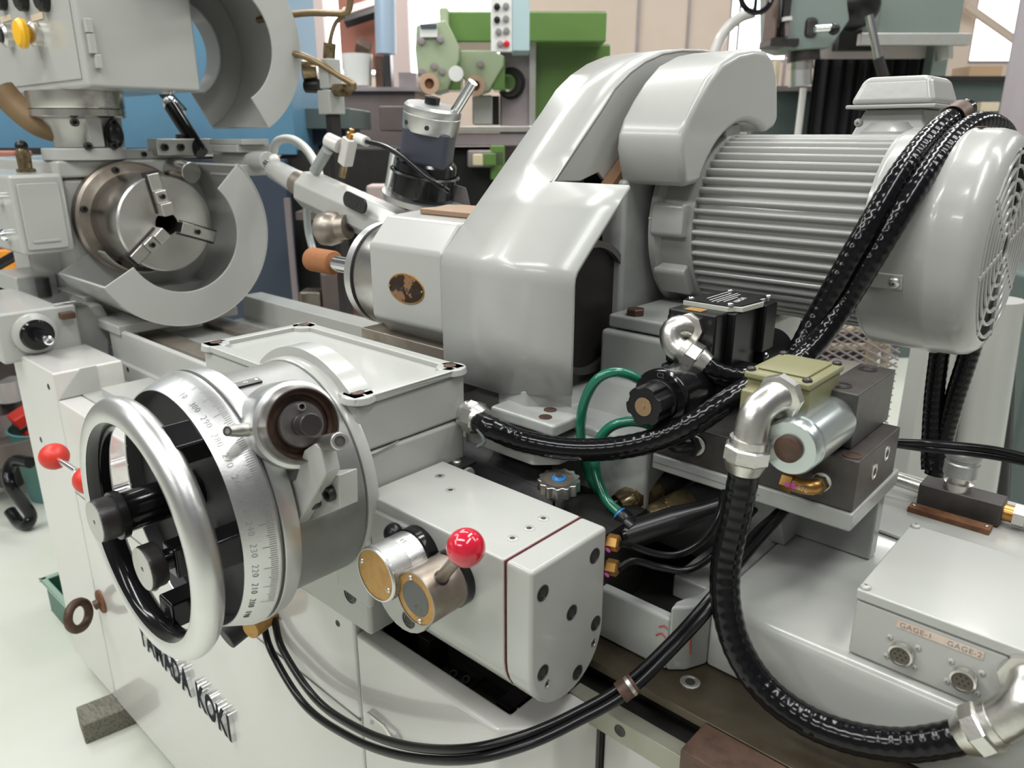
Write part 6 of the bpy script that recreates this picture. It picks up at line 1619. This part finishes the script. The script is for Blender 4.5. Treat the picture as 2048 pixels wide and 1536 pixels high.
MB(AISLE).lathe([(0, 0), (0.014, 0), (0.014, 0.012), (0, 0.016)], frame((-0.0245, 3.7, 1.8894), (0, -1, 0)), 14).build('push_button', GREYINK, pp_)
MB(AISLE).lathe([(0, 0), (0.014, 0), (0.014, 0.012), (0, 0.016)], frame((-0.0536, 3.7, 1.8364), (0, -1, 0)), 14).build('push_button', MAUVE, pp_)
MB(AISLE).lathe([(0, 0), (0.014, 0), (0.014, 0.012), (0, 0.016)], frame((-0.0246, 3.7, 1.8364), (0, -1, 0)), 14).build('push_button', RED, pp_)

# ------------------------------------------------------------------ grey vertical milling machine at the right
vm = athing('vertical_milling_machine', 'grey green vertical milling machine behind the motor', 'milling machine', (1.7477, 4.6, 1.6387))
hp_ = [(1.3855, 4.4, 2.2606), (1.7215, 4.4, 2.2606), (1.7799, 4.4, 2.0255), (1.6922, 4.4, 1.89), (1.5071, 4.4, 1.8802), (1.4245, 4.4, 1.9046)]
MB(AISLE).prism([(a[0], a[2]) for a in hp_], 4.4, 4.75, Matrix(((1, 0, 0, 0), (0, 0, 1, 0), (0, 1, 0, 0), (0, 0, 0, 1)))).build('head', GREYGREEN, vm, 0.01)
ab((1.3834, 4.35, 1.9355), (1.3748, 4.35, 2.2514), 0.2).build('dark_slot', RUSTDARK, vm)
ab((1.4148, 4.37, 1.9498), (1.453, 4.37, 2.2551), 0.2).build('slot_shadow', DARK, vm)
acyl((1.4336, 4.33, 1.9405), (1.4251, 4.33, 2.0163), 0.012).build('depth_rod', BROWNIRON, vm)
acyl((1.4256, 4.33, 2.0116), (1.4235, 4.33, 2.0305), 0.026).build('depth_knob', COVER, vm)
acyl((1.5877, 4.5, 1.8899), (1.5943, 4.5, 1.8346), 0.085, 28).build('quill_collar', DARKSTEEL, vm)
acyl((1.5776, 4.5, 1.8598), (1.586, 4.5, 1.789), 0.065, 28).build('quill', STEEL, vm)
acyl((1.5799, 4.5, 1.7941), (1.5902, 4.5, 1.7071), 0.062, 28).build('collet_chuck', ALU, vm)
ab((1.3594, 4.36, 1.8956), (1.513, 4.36, 1.9342), 0.2).build('lever_bracket', DARKSTEEL, vm, 0.006)
acyl((1.5646, 4.3, 1.9701), (1.6466, 4.3, 1.9748), 0.018).build('feed_lever', CHROME, vm)
MB(AISLE).sphere((1.6627, 4.3, 1.9701), 0.03, 16).build('feed_ball', BLACK, vm)
ab((1.546, 4.38, 1.9389), (1.6127, 4.38, 2.0372), 0.1).build('gear_cover', DARKSTEEL, vm, 0.02)
MB(AISLE).sphere((1.837, 4.5, 2.1116), 0.13, 20).build('black_motor', BLACK, vm)
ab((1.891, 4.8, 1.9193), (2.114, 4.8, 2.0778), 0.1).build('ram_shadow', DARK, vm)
acyl((1.7912, 4.2, 2.0221), (1.8744, 4.2, 1.8019), 0.020).build('silver_handle', CHROME, vm)
acyl((1.8658, 4.2, 1.8254), (1.9108, 4.2, 1.7307), 0.026).build('handle_grip', DARKSTEEL, vm)
ab((2.0182, 4.6, 1.9558), (2.4753, 4.6, 2.2974), 0.5).build('grey_case', GREYGREEN, vm, 0.008)
ab((1.9128, 4.55, 1.9201), (2.5198, 4.55, 1.9804), 0.05).build('case_lip', ALUCAST, vm, 0.004)
ab((1.8247, 4.88, 1.8835), (2.4486, 4.88, 1.9596), 0.06).build('pale_shelf', mat('pale_pink_board', (0.55, 0.48, 0.47), 0.5), vm)
ab((2.4525, 4.8, 1.779), (2.5448, 4.8, 1.999), 0.1).build('side_bracket', GREYGREEN, vm, 0.006)
acyl((2.4668, 4.7, 1.857), (2.4519, 4.7, 1.9408), 0.045).build('side_motor', ALUCAST, vm)
ct_ = athing('black_curtain', 'black curtain behind the motor terminal box', 'curtain', (2.1773, 5, 1.6551))
cv = MB(AISLE)
p, q = Vector((1.8426, 5, 1.3604)), Vector((2.5221, 5, 1.8942))
nn = 60
vv = []
ff = []
for i in range(nn + 1):
    x = p.x + (q.x - p.x) * i / nn
    y = 5.0 + 0.03 * math.sin(i * 0.9) + 0.015 * math.sin(i * 2.3)
    for z in (0.15, q.z):
        vv.append((x, y, z))
    for z in (0.15, q.z):
        vv.append((x, y + 0.008, z))
for i in range(nn):
    a = i * 4
    b = a + 4
    ff += [(a, b, b + 1, a + 1), (a + 2, a + 3, b + 3, b + 2), (a + 1, b + 1, b + 3, a + 3), (a, a + 2, b + 2, b)]
cv.add(vv, ff)
cv.build('cloth', mat('black_cloth', (0.012, 0.011, 0.014), 0.8), ct_)
acyl((p.x - 0.05, 5.02, q.z + 0.02), (q.x + 0.05, 5.02, q.z + 0.02), 0.015).build('rail', MAUVE, ct_)
tag(acyl((1.7718, 4.95, 1.7215), (1.7681, 4.95, 1.3613), 0.02).build('white_rod', WHITEPLASTIC), 'thin white rod hanging beside the black curtain', 'rod')
gc_ = athing('slate_cabinet', 'slate green cabinet behind the pulley cover', 'cabinet', (1.8682, 5.3, 1.5127))
ab(((1.5865, 5.3, 1.355)[0], 5.3, 0), (2.0052, 5.3, 1.7346), 0.4).build('body', SLATE, gc_, 0.006)
ab((1.5199, 5.25, 1.7199), (2.0162, 5.25, 1.75), 0.5).build('top', MAUVE, gc_)
gc2 = athing('slate_cabinet', 'slate green cabinet right of the black curtain', 'cabinet', (2.8834, 5, 1.5092))
ab(((2.6475, 5, 1.3604)[0], 5.0, 0), (3.1694, 5, 1.7756), 0.4).build('body', SLATE, gc2, 0.006)
ab((2.546, 4.95, 1.7611), (3.1341, 4.95, 1.7892), 0.5).build('top', DARKSTEEL, gc2)
ab((2.8409, 4.9, 1.5884), (2.952, 4.9, 1.6397), 0.05).build('paper', IVORY, gc2)
tag(ab((2.7651, 4.95, 1.7892), (2.9595, 4.95, 1.8452), 0.2).build('wood_plank', mat('light_wood', (0.42, 0.28, 0.17), 0.6)), 'wooden plank lying on the right slate cabinet', 'plank')
tag(ab((1.6716, 5.2, 1.7471), (1.6994, 5.2, 1.9003), 0.1).build('carton', IVORY), 'pale carton on the slate cabinet behind the pulley cover', 'carton')
bw = athing('black_handwheel', 'black spoked handwheel at the top edge right of the beige wall', 'handwheel', (1.2529, 4.3, 2.1169))
MB(AISLE).torus(frame((1.2462, 4.3, 2.1329), (0.2, -1, 0.1)), 0.088, 0.014, 36, 10).build('rim', BLACKGLOSS, bw)
for a in (0, 120, 240):
    c = Vector((1.2462, 4.3, 2.1329))
    MB(AISLE).tube([c, c + Vector((math.cos(R_(a + 30)), 0.02, math.sin(R_(a + 30)))) * 0.088], 0.010, 8).build('spoke', BLACKGLOSS, bw)
MB(AISLE).sphere((1.2462, 4.3, 2.1329), 0.025, 16).build('hub', CHROME, bw)
tag(MB(AISLE).tube(catmull([Vector((1.2997, 4.5, 2.0752)), Vector((1.2268, 4.5, 2.0508)), Vector((1.1519, 4.5, 1.9845)), Vector((1.1107, 4.5, 1.895)), Vector((1.0997, 4.5, 1.7635))], 0.03), 0.028, 12).build('grey_conduit', COVER), 'light grey conduit arching down left of the milling head', 'hose')

# pillar at the right edge
tag(MB(AISLE).cyl(((1.893, 2.9, 1.398)[0], 2.95, 0), ((1.8711, 2.9, 1.398)[0], 2.95, 3.6), 0.088, 36).build('steel_pillar', mat('mauve_grey_pillar', (0.36, 0.32, 0.345), 0.5, var=0.3, vscale=5)), 'mauve grey round steel pillar at the right edge', 'pillar')

# ------------------------------------------------------------------ stand, wire crate and dark machine below the motor
st = athing('motor_stand', 'pale grey stand posts below the motor fan cover', 'stand', (1.2484, 2, 0.5968))
ab(((1.1382, 2, 0.5029)[0], 2.0, 0), ((1.2191, 2, 0.5029)[0], 2.0, (1.0618, 2, 0.9762)[2]), 0.10).build('left_post', PAINT, st, 0.006)
MB(AISLE).tube([Vector(((1.3671, 2, 0.4389)[0], 2.0, 0)), Vector(((1.3043, 2, 0.9762)[0], 2.0, (1.2935, 2, 1.031)[2]))], 0.058, 20).build('right_post', PAINT, st)
ab(((1.2464, 2.04, 0.484)[0], 2.06, 0), ((1.3643, 2.04, 0.484)[0], 2.06, (1.2158, 2.06, 0.962)[2]), 0.02).build('back_panel', PAINT, st)
dm = athing('dark_green_machine', 'dark green machine body at the right edge behind the stand', 'machine', (1.7668, 2.4, 0.6073))
ab(((1.714, 2.4, 0.2367)[0], 2.4, 0), ((2.0568, 2.4, 0.2367)[0], 2.4, (1.7111, 2.4, 1.0118)[2]), 0.4).build('body', SLATE, dm, 0.02)
acyl(((1.6728, 2.3, 0.2872)[0], 2.3, 0), ((1.5473, 2.3, 0.8087)[0], 2.3, (1.5539, 2.3, 0.7761)[2]), 0.035).build('black_column', BLACK, dm)
wc = athing('wire_crate', 'wire mesh crate with cream bars below the motor', 'crate', (1.1482, 2.5, 0.6636))
p, q = Vector((0.8615, 2.4, 0.463)), Vector((1.2683, 2.4, 0.9472))
ms = MB(AISLE)
W_, H_ = q.x - p.x, q.z - p.z
k = -int(H_ / 0.045) - 2
while k * 0.045 < W_:
    for sgn in (1, -1):
        x0 = p.x + k * 0.045
        pts = []
        for z in (0.0, H_ * 1.0):
            dx = z / 0.55
            pts.append((x0 + dx if sgn > 0 else x0 + H_ / 0.55 - dx, z))
        (xa, za), (xb, zb) = pts
        def clip(xc):
            t = (xc - xa) / (xb - xa)
            return (xc, za + (zb - za) * t)
        lo_, hi_ = (xa, za), (xb, zb)
        if min(xa, xb) > q.x or max(xa, xb) < p.x:
            continue
        P_ = []
        for (xx_, zz_) in (lo_, hi_):
            if xx_ < p.x:
                xx_, zz_ = clip(p.x)
            if xx_ > q.x:
                xx_, zz_ = clip(q.x)
            P_.append(Vector((xx_, 2.4 + 0.004 * sgn, p.z + zz_)))
        if (P_[0] - P_[1]).length > 0.01:
            ms.tube(P_, 0.0035, 6)
    k += 1
mo_ = ms.build('wire_mesh', MAUVE, wc)
mo_['kind'] = 'stuff'
ab((p.x, 2.39, p.z - 0.02), (q.x, 2.39, p.z), 0.03).build('lower_frame', MAUVE, wc)
for i in range(7):
    z = p.z + 0.05 + i * 0.062
    ab((p.x - 0.05, 2.46, z), (q.x - 0.02 - (i % 2) * 0.05, 2.46, z + 0.022), 0.03).build('cream_bar', CREAM, wc, 0.006)
ab((q.x - 0.085, 2.44, p.z), (q.x - 0.045, 2.44, q.z - 0.05), 0.02).build('cream_upright', CREAM, wc, 0.006)
ab((q.x - 0.03, 2.44, p.z), (q.x - 0.005, 2.44, q.z - 0.05), 0.02).build('cream_upright', CREAM, wc, 0.006)
ab((p.x, 2.60, 0), (q.x, 2.60, q.z + 0.05), 0.02).build('dark_back', DARK, wc)
tag(ab((0.8407, 2.3, 0.8412), (0.8703, 2.3, 0.9368), 0.03).build('yellow_tag', YELLOW), 'yellow tag on the wire crate behind the black valve', 'tag')
tag(MB(AISLE).sphere((0.7804, 2.2, 0.8522), 0.06, 20, 0.7).build('white_float', COVER), 'white rounded float in front of the wire crate', 'float')

# dark filler machine seen between belt guard and wheelhead base
dk = athing('dark_machine_base', 'dark machine base behind the belt guard gap', 'machine', (0.2945, 2.6, 0.7251))
ab(((-0.0435, 2.6, 0.5371)[0], 2.6, 0), ((0.8627, 2.6, 0.5371)[0], 2.6, (0.2959, 2.6, 1.1784)[2]), 0.4).build('body', BLACKMATT, dk, 0.01)

# ================================================================== FLOOR ITEMS AT THE LEFT
bk1 = thing('teal_bucket', 'teal bucket standing behind the machine base end', 'bucket', (-3.427, 0.859, 0))
B_ = Matrix.Translation(Vector((-3.406, 0.878, 0)))
MB().lathe([(0, 0), (0.105, 0), (0.135, 0.30), (0.140, 0.31), (0.132, 0.312), (0.10, 0.02), (0, 0.02)], B_, 36).build('pail', mat('teal_plastic', (0.10, 0.26, 0.245), 0.45), bk1)
MB().lathe([(0, 0.25), (0.126, 0.25)], B_, 28).build('dark_contents', DARKSTEEL, bk1)
rdd = thing('red_case', 'red case resting on the teal bucket', 'case', (-3.107, 0.722, 0.25))
MB().cbox((0, 0, 0), (0.10, 0.10, 0.10), B_ @ Matrix.Translation((-0.02, -0.05, 0.34)) @ Matrix.Rotation(0.4, 4, 'X')).build('case', REDDULL, rdd, 0.008)
MB().cbox((0, 0, 0), (0.104, 0.104, 0.02), B_ @ Matrix.Translation((-0.02, -0.05, 0.335)) @ Matrix.Rotation(0.4, 4, 'X')).build('band', DARKSTEEL, rdd, 0.003)
hk = MB().tube(catmull([(-3.051, 0.714, 0.3), (-3.135, 0.687, 0.29), (-3.143, 0.659, 0.25), (-3.114, 0.652, 0.2), (-3.134, 0.681, 0.12), (-3.134, 0.699, 0.06), (-3.13, 0.681, 0.03), (-3.19, 0.668, 0.02), (-3.254, 0.66, 0.05)], 0.01), 0.022, 14, rf=None).build('black_hook', BLACKGLOSS)
tag(hk, 'big black crane hook leaning on the teal bucket', 'hook')
gcr = thing('green_crate', 'dark green plastic crate on the floor by the base', 'crate', (-2.375, 0.533, 0))
GC = Matrix.Translation(Vector((-2.42, 0.614, 0))) @ Matrix.Scale(0.72, 4)
cr = MB()
cr.box((-0.10, -0.07, 0), (0.25, 0.30, 0.006), GC)
cr.box((-0.11, -0.08, 0), (-0.10, 0.31, 0.16), GC).box((0.25, -0.08, 0), (0.26, 0.31, 0.16), GC).box((-0.11, -0.08, 0), (0.26, -0.07, 0.16), GC).box((-0.11, 0.30, 0), (0.26, 0.31, 0.16), GC)
cr.build('tub', mat('dark_green_plastic', (0.03, 0.14, 0.085), 0.4), gcr, 0.003)
cr2 = MB()
cr2.box((-0.125, -0.095, 0.15), (-0.10, 0.325, 0.165), GC).box((-0.125, -0.095, 0.15), (0.275, -0.07, 0.165), GC)
cr2.build('lip', mat('pale_green_edge', (0.30, 0.42, 0.34), 0.4), gcr, 0.003)
MB().box((-0.02, -0.045, 0.08), (0.05, -0.02, 0.13), GC).build('tag', MAUVE, gcr)
tag(MB().pz([(-1.77, 0.545), (-1.62, 0.545), (-1.62, 0.60), (-1.77, 0.60)], 0, 0.058).build('levelling_pad', mat('grey_pad', (0.30, 0.31, 0.29), 0.6), None, 0.003), 'grey levelling pad under the machine base', 'levelling pad')
wbk = thing('wood_block', 'weathered grey wooden packing block under the machine base', 'wood block', (-1.834, 0.419, 0))
WB0 = Vector((-1.814, 0.414, 0))
WBT = rz(R_(80), (WB0.x, WB0.y, 0))
MB().box((0, 0, 0), (0.40, 0.085, 0.058), WBT).build('block', mat('weathered_wood', (0.20, 0.195, 0.155), 0.8, var=0.7, vscale=30, dark=(0.09, 0.075, 0.055), bump=0.4, bscale=60, stretch=(1, 6, 6)), wbk, 0.004)
ws = thing('side_bench', 'blurred bench with brown and teal things left of the base', 'bench', (-3.605, 0.603, 0))
ab(((-2.4456, 3, 0.1702)[0], 2.98, 0), ((-2.1335, 3, 0.1702)[0], 2.98, 0.62), 0.22).build('cabinet', BROWNIRON, ws, 0.01)
ab(((-2.4456, 3, 0.1702)[0], 2.96, 0.62), ((-2.1035, 3, 0.1702)[0], 2.96, 0.66), 0.26).build('top', BLUE, ws, 0.004)
tag(MB().lathe([(0, 0), (0.05, 0), (0.055, 0.09), (0, 0.09)], Matrix.Translation(Vector((-3.6, 0.822, 0.387))), 20).build('plastic_jar', COVER), 'pale plastic jar on the side bench behind the base end', 'jar')
tag(MB().lathe([(0, 0), (0.17, 0), (0.20, 0.10), (0.19, 0.10), (0.15, 0.02), (0, 0.02)], Matrix.Translation(Vector((-3.4, 0.734, 0.233))), 24).build('brown_bowl', BROWNIRON), 'brown metal bowl left of the base end', 'bowl')
